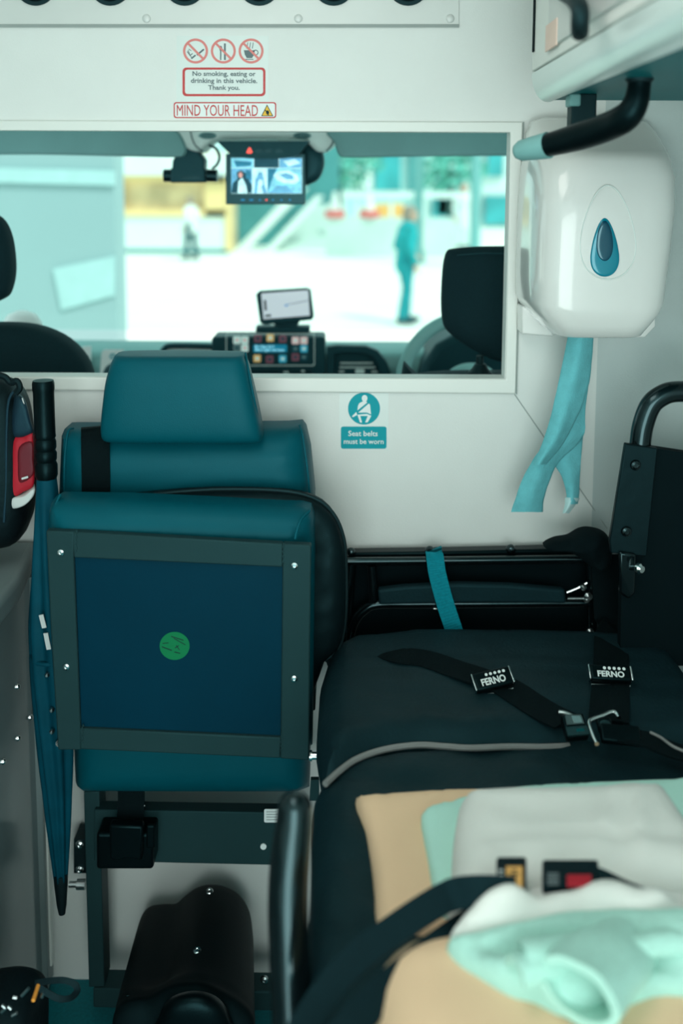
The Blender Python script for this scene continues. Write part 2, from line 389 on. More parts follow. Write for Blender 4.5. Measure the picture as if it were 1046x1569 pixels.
import numpy as np
from mathutils.geometry import delaunay_2d_cdt
def puff(pts, nrm, H, R, step=.02, back=.02, wr=None, pw=2.0, k=1):
    """soft pad with an even rounding radius R along its whole outline, flat top of height H, back deep below"""
    nrm = nrm.normalized(); O = sum(pts, V()) / len(pts)
    ex = (pts[1] - pts[0]); ex = (ex - nrm * ex.dot(nrm)).normalized(); ey = nrm.cross(ex)
    if k > 1: pts = smooth_path(pts, k, True)
    P2 = [((p - O).dot(ex), (p - O).dot(ey)) for p in pts]
    Q = []
    for i, (x, y) in enumerate(P2):
        x2, y2 = P2[(i + 1) % len(P2)]; n = max(1, int(math.hypot(x2 - x, y2 - y) / step))
        for j in range(n): Q.append((x + (x2 - x) * j / n, y + (y2 - y) * j / n))
    A = np.array(Q); Bn = np.roll(A, -1, 0); n = len(Q)
    x0, y0 = A.min(0); x1, y1 = A.max(0)
    gx, gy = np.meshgrid(np.arange(x0, x1, step), np.arange(y0, y1, step * .866))
    gx = gx + (np.arange(gx.shape[0]) % 2)[:, None] * step / 2
    G = np.stack([gx.ravel(), gy.ravel()], 1)
    def dist(Pp):
        d = Bn - A; t = ((Pp[:, None, :] - A) * d).sum(2) / np.maximum((d * d).sum(1), 1e-12); t = np.clip(t, 0, 1)
        return np.sqrt((((A + t[..., None] * d) - Pp[:, None, :]) ** 2).sum(2)).min(1)
    def inside(Pp):
        c = np.zeros(len(Pp), bool)
        for (xa, ya), (xb, yb_) in zip(A, Bn):
            if ya == yb_: continue
            m = ((ya > Pp[:, 1]) != (yb_ > Pp[:, 1])) & (Pp[:, 0] < (xb - xa) * (Pp[:, 1] - ya) / (yb_ - ya) + xa); c ^= m
        return c
    # rings close to the rim keep the rounding smooth
    G = G[inside(G)]; dg_ = dist(G); G = G[dg_ > R * .75]
    rims = []
    for f in (.06, .2, .42, .7):
        T = np.roll(A, -1, 0) - np.roll(A, 1, 0); T /= np.maximum(np.linalg.norm(T, axis=1, keepdims=True), 1e-9)
        area = (A[:, 0] * Bn[:, 1] - Bn[:, 0] * A[:, 1]).sum(); s = 1 if area > 0 else -1
        Nn = np.stack([-T[:, 1], T[:, 0]], 1) * s; C = A + Nn * R * f
        C = C[inside(C)]; C = C[dist(C) > R * f * .8]; rims.append(C)
    G = np.concatenate(rims + [G])
    co = [V((float(a), float(b))) for a, b in np.concatenate([A, G])]
    ov, oe, of, _, _, _ = delaunay_2d_cdt(co, [], [list(range(n))], 1, 1e-6)
    PV = np.array([(v.x, v.y) for v in ov]); dd = dist(PV)
    bm = B(); vs = []
    for (x, y), d in zip(PV, dd):
        t = min(1.0, d / R); h = H * (max(0, 1 - (1 - t) ** pw)) ** (1 / pw)
        p = O + ex * float(x) + ey * float(y)
        if wr: h += wr(p, t)
        vs.append(bm.verts.new(p + nrm * float(h)))
    for f in of:
        try: bm.faces.new([vs[i] for i in f])
        except ValueError: pass
    be = [e for e in bm.edges if e.is_boundary]
    if back and be:
        r = bmesh.ops.extrude_edge_only(bm, edges=be)
        nv = [v for v in r['geom'] if isinstance(v, bmesh.types.BMVert)]
        for v in nv: v.co -= nrm * back
        ne = [e for e in r['geom'] if isinstance(e, bmesh.types.BMEdge) and e.is_boundary]
        bmesh.ops.contextual_create(bm, geom=ne)
    return bm
def pad(rows, Yf, D, side=5, pv=2.4, back=.0):
    """upholstered bolster: rows of (py, x left, x right) top to bottom, curved front to back along its height"""
    cols = smooth_path([V((r[0], r[1], r[2])) for r in rows], 6); n = len(cols); R = []
    for i, c in enumerate(cols):
        v = i / (n - 1); dpt = D * (max(0, 1 - abs(2 * v - 1) ** pv)) ** (1 / pv) + .004
        a, b_ = at(c.x, 0, 1), None
        pl, pr_ = at(c.y, c.x, Yf), at(c.z, c.x, Yf); cx = (pl + pr_) / 2; hw = (pr_.x - pl.x) / 2; ring = []
        for k in range(41):
            an = math.pi * k / 40; ca, sa = math.cos(an), math.sin(an)
            ring.append(V((cx.x - hw * math.copysign(abs(ca) ** (2 / 7), ca), Yf - dpt * abs(sa) ** (2 / 7), cx.z)))
        for k in range(1, 12):
            an = math.pi * k / 12; ring.append(V((cx.x + hw * math.cos(an), Yf + dpt * .8 * math.sin(an) ** .5, cx.z)))
        R.append(ring)
    return loft(R)
# ================================================================ the setting
D = 1.92                                   # bulkhead plane
hx0, hx1 = -0.80, at(777, 400, D).x
hz0, hz1 = at(500, 578.5, D).z, at(500, 201, D).z
XL, XR = -0.98, 0.70
FR = 0.20                                  # radius of the moulded corner
def grid_panel(xs, zs, skip, y0, y1):
    bm = B(); v = {}
    def g(i, j, k):
        key = (i, j, k)
        if key not in v: v[key] = bm.verts.new((xs[i], (y0, y1)[k], zs[j]))
        return v[key]
    cells = {(i, j) for i in range(len(xs) - 1) for j in range(len(zs) - 1)} - set(skip)
    for i, j in cells:
        for k in (0, 1): bm.faces.new((g(i, j, k), g(i + 1, j, k), g(i + 1, j + 1, k), g(i, j + 1, k)))
        for (a, b_, di, dj) in (((i, j), (i + 1, j), 0, -1), ((i + 1, j), (i + 1, j + 1), 1, 0), ((i + 1, j + 1), (i, j + 1), 0, 1), ((i, j + 1), (i, j), -1, 0)):
            if (i + di, j + dj) not in cells: bm.faces.new((g(*a, 0), g(*b_, 0), g(*b_, 1), g(*a, 1)))
    return bm
struct(obj('wall_front', grid_panel([XL, hx0, hx1, XR - FR], [FZ, hz0, hz1, 2.16], [(1, 1)], D, D + 0.04), 'wall'))
# right wall with its rounded front corner
prof = [V((XR - FR, D)), ]
for k in range(1, 13):
    a = math.pi / 2 * k / 12
    prof.append(V((XR - FR + FR * math.sin(a), D - FR + FR * math.cos(a))))
prof.append(V((XR, -1.25)))
outp = [V((XR + 0.05, -1.25)), V((XR + 0.05, D + 0.04)), V((XR - FR, D + 0.04))]
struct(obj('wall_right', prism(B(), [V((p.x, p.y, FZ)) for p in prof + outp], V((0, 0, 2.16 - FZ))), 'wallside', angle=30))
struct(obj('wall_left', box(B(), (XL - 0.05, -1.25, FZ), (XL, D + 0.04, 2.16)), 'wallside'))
struct(obj('floor', box(B(), (XL - 0.05, -1.25, FZ - 0.05), (XR + 0.05, D + 0.04, FZ)), 'floor'))
struct(obj('ceiling', box(B(), (XL - 0.05, -1.25, 2.16), (XR + 0.05, D + 0.04, 2.20)), 'wall'))
# window surround
def onwall(px, py):
    d = ray(px, py); p = at(px, py, D)
    if p.x < XR - FR: return p
    s = 0.8
    while s < 2.2:
        q = CAM + d * s
        cx, cy = XR - FR, D - FR
        if (q.y > cy and (q.x - cx) ** 2 + (q.y - cy) ** 2 > FR * FR) or q.x > XR: return q
        s += 0.0008
    return p
bm = B()
iw = [(-180, 199.5), (781, 203), (774, 580), (-180, 576)]
ow = [(-210, 184), (800, 187), (789, 603), (-210, 595)]
band(bm, [(px, py) for px, py in ow], iw, D, 0.007)
t = struct(obj('window_1', bm, 'trim', bevel=0.004, seg=3))
bm = B(); tube(bm, [onwall(801, 187) + V((0, -0.006, 0)), onwall(790, 603) + V((0, -0.006, 0))], 0.0012, 6)
struct(obj('trim_1', bm, 'seam'))
bm = B(); tube(bm, [onwall(788 + 142 * k / 24, 604 + 206 * k / 24) for k in range(25)], 0.0011, 6)
struct(obj('trim_2', bm, 'seam'))
# ---- cab shell
struct(obj('floor_cab', box(B(), (-1.4, D + 0.04, 0.10), (1.4, 3.4, 0.14)), 'cabdark'))
struct(obj('ceiling_cab', box(B(), (-1.4, D + 0.04, 1.90), (1.4, 2.78, 1.94)), 'cabgrey'))
for s, nm in ((-1, 'wall_cab_left'), (1, 'wall_cab_right')):
    x0, x1 = (-1.45, -1.40) if s < 0 else (1.40, 1.45)
    struct(obj(nm, box(B(), (x0, D + 0.04, 0.1), (x1, 3.4, 1.05)), 'cabgrey'))
    b = B(); prism(b, [V((x0, 2.72, 1.92)), V((x0, 2.82, 1.92)), V((x0, 3.46, 1.05)), V((x0, 3.36, 1.05))], V((x1 - x0, 0, 0)))
    struct(obj('trim_cab_pillar', b, 'cabgrey'))
b = B(); prism(b, [V((-1.4, 2.80, 1.90)), V((1.4, 2.80, 1.90)), V((1.4, 3.44, 1.06)), V((-1.4, 3.44, 1.06))], V((0, 0.004, 0.003)))
struct(obj('window_2', b, 'glass'))

# ================================================================ outdoors
GZ = -0.54
b = B(); box(b, (-60, 3.9, GZ - 0.1), (60, 95, GZ)); struct(obj('ground', b, 'road'))
b = B(); box(b, (-40, 12.2, GZ), (40, 12.45, GZ + 0.012)); struct(obj('road_marking', b, 'concrete'))
# pale wall close on the left
xw = at(178, 400, 7.0).x
t = thing('side_building', 'pale teal-grey flat wall filling the left of the windscreen view', 'building', (xw - 2, 7.0, GZ))
obj('wall_face', box(B(), (xw - 5.5, 7.0, GZ), (xw, 7.3, 6)), 'extwall', t)
a, c = at(82, 390, 6.98), at(176, 466, 6.98)
b = B(); prism(b, [at(82, 412, 7.0), at(176, 392, 7.0), at(176, 452, 7.0), at(95, 475, 7.0)], V((0, -0.02, 0)))
obj('reflection_patch', b, 'extpatch', t)  # pale patch, a reflection painted onto the wall face
b = B(); prism(b, [at(-60, 256, 7.0), at(176, 262, 7.0), at(176, 284, 7.0), at(-60, 278, 7.0)], V((0, -0.03, 0)))
obj('band', b, 'extpatch', t)  # pale strip near the top, also a painted reflection
# kiosk
KY = 31.0
def kb(px0, py0, px1, py1, y0, y1, bm=None):
    p, q = at(px0, py1, KY), at(px1, py0, KY)
    return box(bm or B(), (p.x, y0, p.z), (q.x, y1, q.z))
k0 = at(262, 388, KY)
t = thing('kiosk', 'yellow framed kiosk with white lower panels behind the man in white', 'kiosk', (k0.x, KY, GZ))
obj('body', box(B(), (at(170, 0, KY).x, KY + 0.3, GZ), (at(345, 0, KY).x, KY + 3, 2.6)), 'kinner', t)
for r_ in ((170, 268, 345, 278), (170, 322, 345, 331), (170, 268, 184, 331), (314, 268, 345, 331)):
    obj('frame', kb(*r_, KY, KY + 0.35), 'kyellow', t)
obj('lower_panel', kb(170, 331, 345, 381, KY + 0.1, KY + 0.3), 'facadewhite', t)
obj('roof', kb(165, 238, 352, 268, KY - 0.3, KY + 3.2), 'facadewhite', t)
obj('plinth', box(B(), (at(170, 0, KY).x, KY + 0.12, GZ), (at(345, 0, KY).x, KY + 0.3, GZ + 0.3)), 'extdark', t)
obj('pillar', kb(345, 260, 352, 384, KY, KY + 0.4), 'kyellow', t)
# staircase
SY = 33.0
t = thing('staircase', 'white outdoor staircase with sloping side walls right of the kiosk', 'staircase', (at(410, 380, SY).x, SY, GZ))
for (x0, y0, x1, y1, wd) in ((352, 392, 452, 288, 20), (398, 392, 484, 300, 13)):
    b = B(); prism(b, [at(x0, y0, SY), at(x0 + wd, y0, SY), at(x1 + wd, y1, SY), at(x1, y1, SY)], V((0, -0.35, 0))); obj('side_wall', b, 'facadewhite', t)
for k in range(7):
    p, q = at(400 + 11 * k, 0, SY + 0.1).x, at(520, 0, SY + 0.1).x
    z0 = at(0, 384 - 12 * k, SY).z
    obj('step', box(B(), (p, SY + 0.3 * k, GZ), (q, SY + 0.3 * k + 0.3, z0)), 'concrete', t)
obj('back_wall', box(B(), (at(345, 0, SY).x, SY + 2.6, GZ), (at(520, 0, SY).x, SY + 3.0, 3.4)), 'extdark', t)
# buildings far behind
FY = 52.0
def fbx(px0, py0, px1, py1, y0, y1):
    p, q = at(px0, py1, FY), at(px1, py0, FY)
    return box(B(), (p.x, y0, p.z), (q.x, y1, q.z))
t = thing('office_building', 'pale building with tall teal windows far behind the street', 'building', (at(560, 300, FY).x, FY, GZ))
obj('facade_wall', box(B(), (at(330, 0, FY).x, FY, GZ), (at(660, 0, FY).x, FY + 6, 13)), 'facade', t)
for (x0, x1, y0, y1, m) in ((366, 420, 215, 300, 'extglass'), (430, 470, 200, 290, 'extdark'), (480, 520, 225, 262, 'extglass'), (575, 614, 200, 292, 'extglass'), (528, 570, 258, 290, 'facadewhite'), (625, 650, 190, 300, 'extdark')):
    p = obj('window', fbx(x0, y0, x1, y1, FY - 0.25, FY + 0.1), m, t)
t = thing('tower_block', 'white and teal striped building behind the lamp posts at right', 'building', (at(760, 300, FY).x, FY, GZ))
obj('facade_wall', box(B(), (at(662, 0, FY).x, FY + 1, GZ), (at(960, 0, FY).x, FY + 7, 13)), 'facadewhite', t)
for (x0, x1, y0, y1, m) in ((672, 690, 190, 330, 'extglass'), (704, 714, 190, 300, 'extglass'), (735, 742, 190, 340, 'extdark'), (750, 776, 190, 270, 'extglass'), (745, 790, 300, 345, 'extglass'), (664, 712, 305, 335, 'extglass'), (800, 840, 190, 330, 'extdark')):
    obj('window', fbx(x0, y0, x1, y1, FY + 0.7, FY + 1.1), m, t)
# low wall and barrier
WY = 30.0
b = B(); p, q = at(498, 384, WY), at(720, 334, WY); box(b, (p.x, WY, GZ), (q.x, WY + 0.4, q.z))
o = obj('garden_wall', b, 'concrete'); tag(o, 'low pale concrete wall behind the person in teal', 'wall')
t = thing('barrier', 'white horizontal barrier rail on posts above the low wall', 'barrier', (at(560, 320, WY + 3).x, WY + 3, GZ))
p, q = at(523, 303, WY + 3), at(720, 294, WY + 3)
obj('rail', box(B(), (p.x, WY + 3, p.z), (q.x, WY + 3.1, q.z)), 'facadewhite', t)
for px in (526, 548, 600, 650, 712):
    p = at(px, 300, WY + 3); obj('post', box(B(), (p.x - 0.06, WY + 3.1, GZ), (p.x + 0.06, WY + 3.2, p.z)), 'facadewhite', t)
def cone(px, py0, py1, Y, lab):
    p = at(px, py1, Y); h = at(px, py0, Y).z - p.z
    t = thing('traffic_cone', lab, 'cone', p, 'traffic cones on the low wall')
    b = B(); lathe(b, [(0.20, 0.0), (0.05, h)], p + V((0, 0, 0.05)), UP, 16); obj('cone_body', b, 'conewhite', t)
    b = B(); lathe(b, [(0.32, 0), (0.30, 0.22)], p, UP, 16); obj('base', b, 'conered', t)
cone(513, 296, 333.5, WY + 0.2, 'white traffic cone with red base nearest the round monitor mount')
cone(566, 296, 333.5, WY + 0.2, 'white traffic cone with red base beside the orange car')
# orange car behind the wall
p = at(590, 318, WY + 9)
t = thing('car', 'orange and white car roof behind the low pale wall', 'car', (p.x, WY + 9, GZ))
b = B()
rg = []
for x, h, wd in ((-2.0, 0.55, .7), (-1.9, .8, .8), (-1.2, .95, .85), (-.7, 1.42, .75), (.6, 1.46, .75), (1.2, 1.0, .85), (1.9, .85, .8), (2.0, .55, .7)):
    rg.append([V((p.x + x, WY + 9 + sy * wd, GZ + z)) for sy, z in ((-1, .25), (-1, h * .6), (-.85, h), (.85, h), (1, h * .6), (1, .25))])
obj('body', loft(rg), 'carorange', t, bevel=0.03)
for sx in (-1.25, 1.25):
    for sy in (-.8, .8):
        b = B(); cyl(b, V((p.x + sx, WY + 9 + sy - .1, GZ + .32)), V((p.x + sx, WY + 9 + sy + .1, GZ + .32)), .32); obj('wheel', b, 'cabdark', t)
# lamp posts
for px, lab in ((727, 'grey-green street pole just left of the right headrest'), (640, 'grey-green street pole behind the person in teal')):
    Y = 26.0 if px > 700 else 27.5
    p = at(px, 380, Y); t = thing('street_pole', lab, 'pole', (p.x, Y, GZ), 'street poles')
    r_ = .14 if px > 700 else .13
    b = B(); lathe(b, [(r_ * 1.5, 0), (r_ * 1.5, .3), (r_, .4), (r_ * .9, 7.0)], V((p.x, Y, GZ)), UP, 16); obj('pole', b, 'polegrey', t)
    b = B(); cyl(b, V((p.x, Y, GZ + 6.9)), V((p.x + 1.2, Y, GZ + 7.1)), .05); obj('arm', b, 'polegrey', t)
    b = B(); box(b, (p.x + .9, Y - .12, GZ + 7.0), (p.x + 1.5, Y + .12, GZ + 7.12)); obj('lamp_head', b, 'polegrey', t)
# trees
def tree(px, Y, cz, R, lab, seed):
    p = at(px, 300, Y); t = thing('street_tree', lab, 'tree', (p.x, Y, GZ), 'pale street trees')
    b = B(); lathe(b, [(.16, 0), (.1, cz - GZ)], V((p.x, Y, GZ)), UP, 10); obj('trunk', b, 'trunk', t)
    b = B(); rd = random.Random(seed)
    for k in range(420):
        d = V((rd.gauss(0, 1), rd.gauss(0, 1), rd.gauss(0, 1))).normalized() * R * rd.uniform(.35, 1)
        c = V((p.x, Y, cz)) + V((d.x, d.y, d.z * .8)); n = V((rd.gauss(0, 1), rd.gauss(0, 1), rd.gauss(0, 1))).normalized()
        e = n.orthogonal().normalized() * rd.uniform(.12, .28); f = n.cross(e) * .6
        vs = [b.verts.new(c + e), b.verts.new(c + f), b.verts.new(c - e), b.verts.new(c - f)]; b.faces.new(vs)
    obj('foliage', b, 'treeleaf', t)
tree(520, 40, 2.5, 1.7, 'pale teal leafy tree above the first traffic cone', 3)
tree(690, 44, 2.4, 1.6, 'pale teal leafy tree between the two street poles', 5)
# ---- people
def capsule(bm, path, radii, n=10):
    pts = []; rr = []
    for i in range(len(path) - 1):
        for k in range(5):
            f = k / 5; pts.append(path[i].lerp(path[i + 1], f)); rr.append(radii[i] + (radii[i + 1] - radii[i]) * f)
    pts.append(path[-1]); rr.append(radii[-1])
    tube(bm, pts, rr, n)
    for p, r in ((path[0], radii[0]), (path[-1], radii[-1])):
        bmesh.ops.create_icosphere(bm, subdivisions=2, radius=r, matrix=Matrix.Translation(p))
def remesh(o, vox):
    r = o.modifiers.new('remesh', 'REMESH'); r.mode = 'VOXEL'; r.voxel_size = vox; r.use_smooth_shade = True
    s = o.modifiers.new('smooth', 'SMOOTH'); s.factor = 0.5; s.iterations = 3
def person(base, h, yaw, lab, top, bottom, hair, stride, elbow, lean=0.0, longcoat=False):
    """standing figure facing its own +x, turned by yaw"""
    s = h / 1.75; c, sn = math.cos(yaw), math.sin(yaw)
    def P(x, y, z):
        x += lean * max(0, z - .9)
        return V((base.x + s * (x * c - y * sn), base.y + s * (x * sn + y * c), base.z + s * z))
    t = thing('person', lab, 'person', base)
    J = {}
    for sd, st in ((1, stride), (-1, -stride)):
        J['leg', sd] = [P(0, .09 * sd, .92), P(st * .45 + .03, .09 * sd, .50), P(st * .75 - .02, .08 * sd, .09)]
        J['foot', sd] = [P(st * .75 - .05, .08 * sd, .05), P(st * .75 + .12, .09 * sd, .035), P(st * .75 + .18, .09 * sd, .03)]
        e = elbow if sd > 0 else elbow * .4
        J['arm', sd] = [P(0, .19 * sd, 1.42), P(-.06 - .05 * sd * stride, .24 * sd, 1.14), P(-.05 + .26 * math.sin(e), .22 * sd, 1.14 - .25 * math.cos(e))]
    b = B()
    capsule(b, [P(0, 0, .95), P(0, 0, 1.12), P(.01, 0, 1.32), P(0, 0, 1.44)], [.135 * s, .125 * s, .15 * s, .10 * s])
    capsule(b, [P(0, -.14, 1.42), P(0, .14, 1.42)], [.07 * s, .07 * s])
    capsule(b, [P(0, 0, 1.42), P(.03, 0, 1.56)], [.055 * s, .05 * s])
    bmesh.ops.create_uvsphere(b, u_segments=20, v_segments=14, radius=1, matrix=Matrix.Translation(P(.035, 0, 1.635)) @ Matrix.Diagonal((.098 * s, .078 * s, .118 * s, 1)))
    capsule(b, [P(.115, 0, 1.645), P(.14, 0, 1.615)], [.012 * s, .018 * s], 8)            # nose
    capsule(b, [P(.10, 0, 1.56), P(.112, 0, 1.545)], [.03 * s, .03 * s], 8)              # chin and mouth
    for sd in (1, -1): capsule(b, [P(.03, .078 * sd, 1.65), P(.025, .083 * sd, 1.61)], [.018 * s, .014 * s], 8)   # ears
    for sd in (1, -1):
        capsule(b, J['leg', sd], [.085 * s, .058 * s, .04 * s]); capsule(b, J['foot', sd], [.042 * s, .04 * s, .03 * s])
        A = J['arm', sd]; capsule(b, A, [.052 * s, .042 * s, .028 * s])
        d = (A[2] - A[1]).normalized(); sd_v = d.orthogonal().normalized()
        capsule(b, [A[2], A[2] + d * .075 * s], [.03 * s, .034 * s])
        for k in range(4):
            f0 = A[2] + d * .09 * s + sd_v * (k - 1.5) * .019 * s
            capsule(b, [f0, f0 + d * (.05 - .006 * abs(k - 1.4)) * s, f0 + d * .075 * s + V((0, 0, -.012 * s))], [.0105 * s, .0095 * s, .008 * s], 8)
        f0 = A[2] + d * .03 * s + sd_v * .035 * s; capsule(b, [f0, f0 + (d + sd_v * .7).normalized() * .055 * s], [.012 * s, .009 * s], 8)
    o = obj('body', b, 'skin', t); remesh(o, .009 * s)
    b = B()
    capsule(b, [P(0, 0, .86 if not longcoat else .62), P(0, 0, 1.12), P(.01, 0, 1.32), P(0, 0, 1.44)], [.165 * s, .145 * s, .17 * s, .115 * s])
    capsule(b, [P(0, -.15, 1.41), P(0, .15, 1.41)], [.085 * s, .085 * s])
    for sd in (1, -1): capsule(b, J['arm', sd], [.07 * s, .058 * s, .044 * s])
    o = obj('top', b, top, t); remesh(o, .016 * s)
    b = B()
    capsule(b, [P(0, -.05, .92), P(0, .05, .92)], [.14 * s, .14 * s])
    for sd in (1, -1): capsule(b, J['leg', sd], [.105 * s, .078 * s, .065 * s])
    o = obj('trousers', b, bottom, t); remesh(o, .016 * s)
    for sd in (1, -1):
        b = B(); capsule(b, J['foot', sd], [.056 * s, .052 * s, .04 * s]); o = obj('shoe', b, 'cabdark', t); remesh(o, .014 * s)
    b = B()
    bmesh.ops.create_uvsphere(b, u_segments=20, v_segments=14, radius=1, matrix=Matrix.Translation(P(.012, 0, 1.665)) @ Matrix.Diagonal((.108 * s, .088 * s, .105 * s, 1)))
    capsule(b, [P(-.05, 0, 1.64), P(-.05, 0, 1.56)], [.06 * s, .045 * s]); o = obj('hair', b, hair, t); remesh(o, .014 * s)
    return t
person(at(620, 494, 15.2), 1.78, 0.35, 'person in teal top and trousers walking across the pale paving', 'scrubs', 'trousersteal', 'hairfair', .10, 1.1, lean=.06)
person(at(293, 397, 28.6), 1.78, 2.6, 'person in white shirt and dark trousers standing before the kiosk', 'whitecloth', 'darkcloth', 'hairfair', .14, .5)
person(at(708, 381, 27.0), 1.75, -1.2, 'person in long white top standing beside the street pole', 'whitecloth', 'facadewhite', 'hairfair', .05, .3, longcoat=True)

# ================================================================ in the cab
def pbox(px0, py0, px1, py1, Y, dep, r=0):
    return plate(rect(px0, py0, px1, py1, r), Y + dep, dep)
# dashboard
zd0, zd1 = at(0, 536, 2.74).z, at(0, 526, 3.3).z
t = thing('dashboard', 'pale teal-grey dashboard running across under the windscreen', 'dashboard', (0, 3.0, 0.6))
b = B(); prism(b, [V((-1.38, y, z)) for y, z in ((2.86, .45), (2.80, zd0 - .18), (2.755, zd0 - .05), (2.765, zd0 - .012), (2.80, zd0), (3.38, zd1), (3.38, .45))], V((2.76, 0, 0)))
obj('dash_body', b, 'dash', t, bevel=0.01)
b = B(); tube(b, smooth_path([at(px, py, 2.745) for px, py in ((246, 545), (252, 534), (262, 530), (300, 530), (334, 531))], 5), .008, 8); obj('tray_lip', b, 'cabdark', t)
b = plate([(248, 580), (252, 537), (262, 533), (334, 534), (334, 580)], 2.76, .008); obj('tray', b, 'cabgrey', t)
# air vent at right of console
vo = [(500, 590), (500, 529), (515, 527), (560, 528), (578, 535), (592, 553), (605, 590)]
vi = [(512, 592), (512, 540), (522, 537), (556, 538), (569, 543), (580, 558), (590, 592)]
b = band(B(), vo, vi, 2.75, .03); obj('vent_surround', b, 'cabdark', t, bevel=.004)
obj('vent_cavity', plate(vi, 2.749, .004), 'cabdark', t)
for k, (x0, x1, y) in enumerate(((521, 571, 556), (520, 575, 562.5), (519, 527, 569), (569, 578, 569), (519, 541, 575), (558, 581, 575))):
    obj('vent_slat', plate(rect(x0, y - 0.9, x1, y + 0.9), 2.745, .006), 'cabgrey', t)
obj('vent_tab', plate(rect(544, 565, 558, 571, 2), 2.73, .012), 'cabgrey', t)
# radio console
RY = 2.72
t = thing('radio_console', 'dark radio console with coloured buttons on the dashboard', 'radio', at(415, 560, RY))
obj('body', plate(rect(331, 508, 499, 600, 5), RY + .10, .10), 'cabdark', t, bevel=.004)
rim_o = rect(346, 511, 482, 560.5, 3); rim_i = rect(347.2, 512.2, 480.8, 559.3, 3)
b = band(B(), rim_o, rim_i, RY - .0005, .002); obj('panel_outline', b, 'cabgrey', t)
def btn(x, y, c, s=5.6):
    o = obj('button', plate(rect(x - s, y - s, x + s, y + s, 1.6), RY, .006), 'btn_' + c, t, bevel=.001)
    o2 = obj('symbol', plate(rect(x - s * .45, y - s * .35, x + s * .45, y + s * .4, 1), RY - .006, .0008), {'white': 'btn_pink', 'orange': 'btn_white', 'mar': 'btn_teal', 'pink': 'btn_white', 'cyan': 'btn_white', 'grey': 'btn_teal', 'teal': 'btn_grey'}[c], o)
for x, y, c in ((363, 521, 'white'), (375, 521, 'white'), (363, 533, 'grey'), (375, 533, 'white'), (395, 518.5, 'mar'), (414, 517.5, 'orange'), (433, 519, 'mar'),
                (394, 549, 'orange'), (413, 550.5, 'mar'), (433, 549.5, 'cyan'), (452.5, 521.5, 'pink'), (465.5, 521.5, 'pink'), (452.5, 534, 'teal'), (465.5, 534, 'cyan'), (452.5, 547, 'mar'), (465.5, 547, 'teal'), (363, 545, 'white')):
    btn(x, y, c)
d = obj('display', plate(rect(388, 528, 439.5, 539.5, 1), RY, .002), 'scrblue', t)
ptext('lettering', 'Bx Gate 23.7', 'scrtext', 391, 529.2, 420, 532.6, RY - .0025, d, .01)
ptext('lettering', 'Blue Light Services', 'scrtext', 391, 534.4, 435, 538.6, RY - .0025, d, .01)
obj('slot', plate(rect(383, 566, 478, 577, 2), RY, .002), 'screenoff', t)
obj('slot_mark', plate(rect(434, 569, 442, 571, .8), RY - .002, .001), 'cabgrey', t)
obj('slot_mark', plate([(460, 569.5), (464, 566.5), (468, 569.5)], RY - .002, .001), 'cabgrey', t)
# sat nav
NY = 2.80
t = thing('sat_nav', 'small satellite navigation unit with a lit map on the dashboard', 'sat nav', at(437, 505, NY))
q = [(393, 450), (398, 445), (470, 440.5), (476, 443), (481, 484), (478, 489), (405, 496.5), (399, 493)]
obj('case', plate(q, NY + .02, .02), 'cabdark', t, bevel=.003)
sc = obj('screen', plate([(400, 449.5), (472, 444.5), (474.5, 483.5), (403.5, 489)], NY, .001), 'scrmap', t)
obj('map_marker', plate([(434, 468), (443, 465.5), (438, 470.5), (437, 468)], NY - .001, .0006), 'blueled', sc)
obj('map_label', plate([(404, 460), (407.4, 459.8), (408.6, 475.5), (405.2, 475.7)], NY - .001, .0006), 'ink', sc)
obj('map_label', plate([(406, 482.2), (415, 481.6), (415.2, 485.2), (406.2, 485.8)], NY - .001, .0006), 'stickgrey', sc)
obj('map_route', plate([(443, 465.8), (472.5, 459.8), (472.6, 460.8), (443, 466.8)], NY - .001, .0006), 'stickgrey', sc)
obj('mount', plate(rect(394, 497, 475, 508, 1), NY + .05, .05), 'cabdark', t)
obj('stand', plate([(415, 489), (463, 486), (455, 499), (423, 499)], NY + .03, .015), 'cabdark', t)
# monitor with hood
MY = 2.52
t = thing('rear_view_monitor', 'dark monitor showing four camera pictures hanging from the overhead console', 'monitor', at(408, 215, MY))
obj('case', plate(rect(347.5, 236, 468, 313, 2), MY + .025, .025), 'screenoff', t, bevel=.002)
sx = obj('screen', plate(rect(354, 242, 462.5, 296.5), MY, .001), 'vid_b', t)
def vid(pts, c, dd=.0016): return obj('video_picture', plate(pts, MY - dd + .001, .0005), 'vid_' + c, sx)
vid(rect(354, 242, 388, 257), 'a'); vid(rect(389, 242, 427, 257), 'd'); vid(rect(428, 242, 462, 257), 'e')
vid(rect(354, 258, 386, 296), 'e'); vid(rect(386.5, 258, 409, 296), 'b'); vid(rect(409.5, 258, 462, 296), 'a')
vid([(358, 246), (386, 248), (384, 254), (362, 256)], 'c', .0022); vid([(434, 247), (452, 244), (460, 250), (442, 255)], 'b', .0022)
vid([(354, 296), (357, 280), (364, 274), (362, 264), (369, 261), (376, 265), (386, 284), (385, 296)], 'd', .0022)
vid([(364, 296), (365, 278), (371, 272), (377, 284), (379, 296)], 'b', .0028); vid([(365, 266), (369, 263), (372, 268), (369, 273), (366, 271)], 'g', .0028)
vid([(376, 260), (384, 262), (385, 276), (377, 273)], 'c', .0028)
vid([(389, 296), (391, 276), (396, 264), (402, 264), (405, 282), (409, 296), (403, 296), (400, 284), (395, 284), (394, 296)], 'e', .0022)
vid(circ(399, 280, 4, 14, 5), 'b', .0028); vid([(410, 258), (424, 258), (418, 272), (410, 296)], 'c', .0022)
vid([(418, 268), (427, 262), (442, 261), (455, 268), (459, 276), (452, 282), (436, 281), (424, 276)], 'b', .0022)
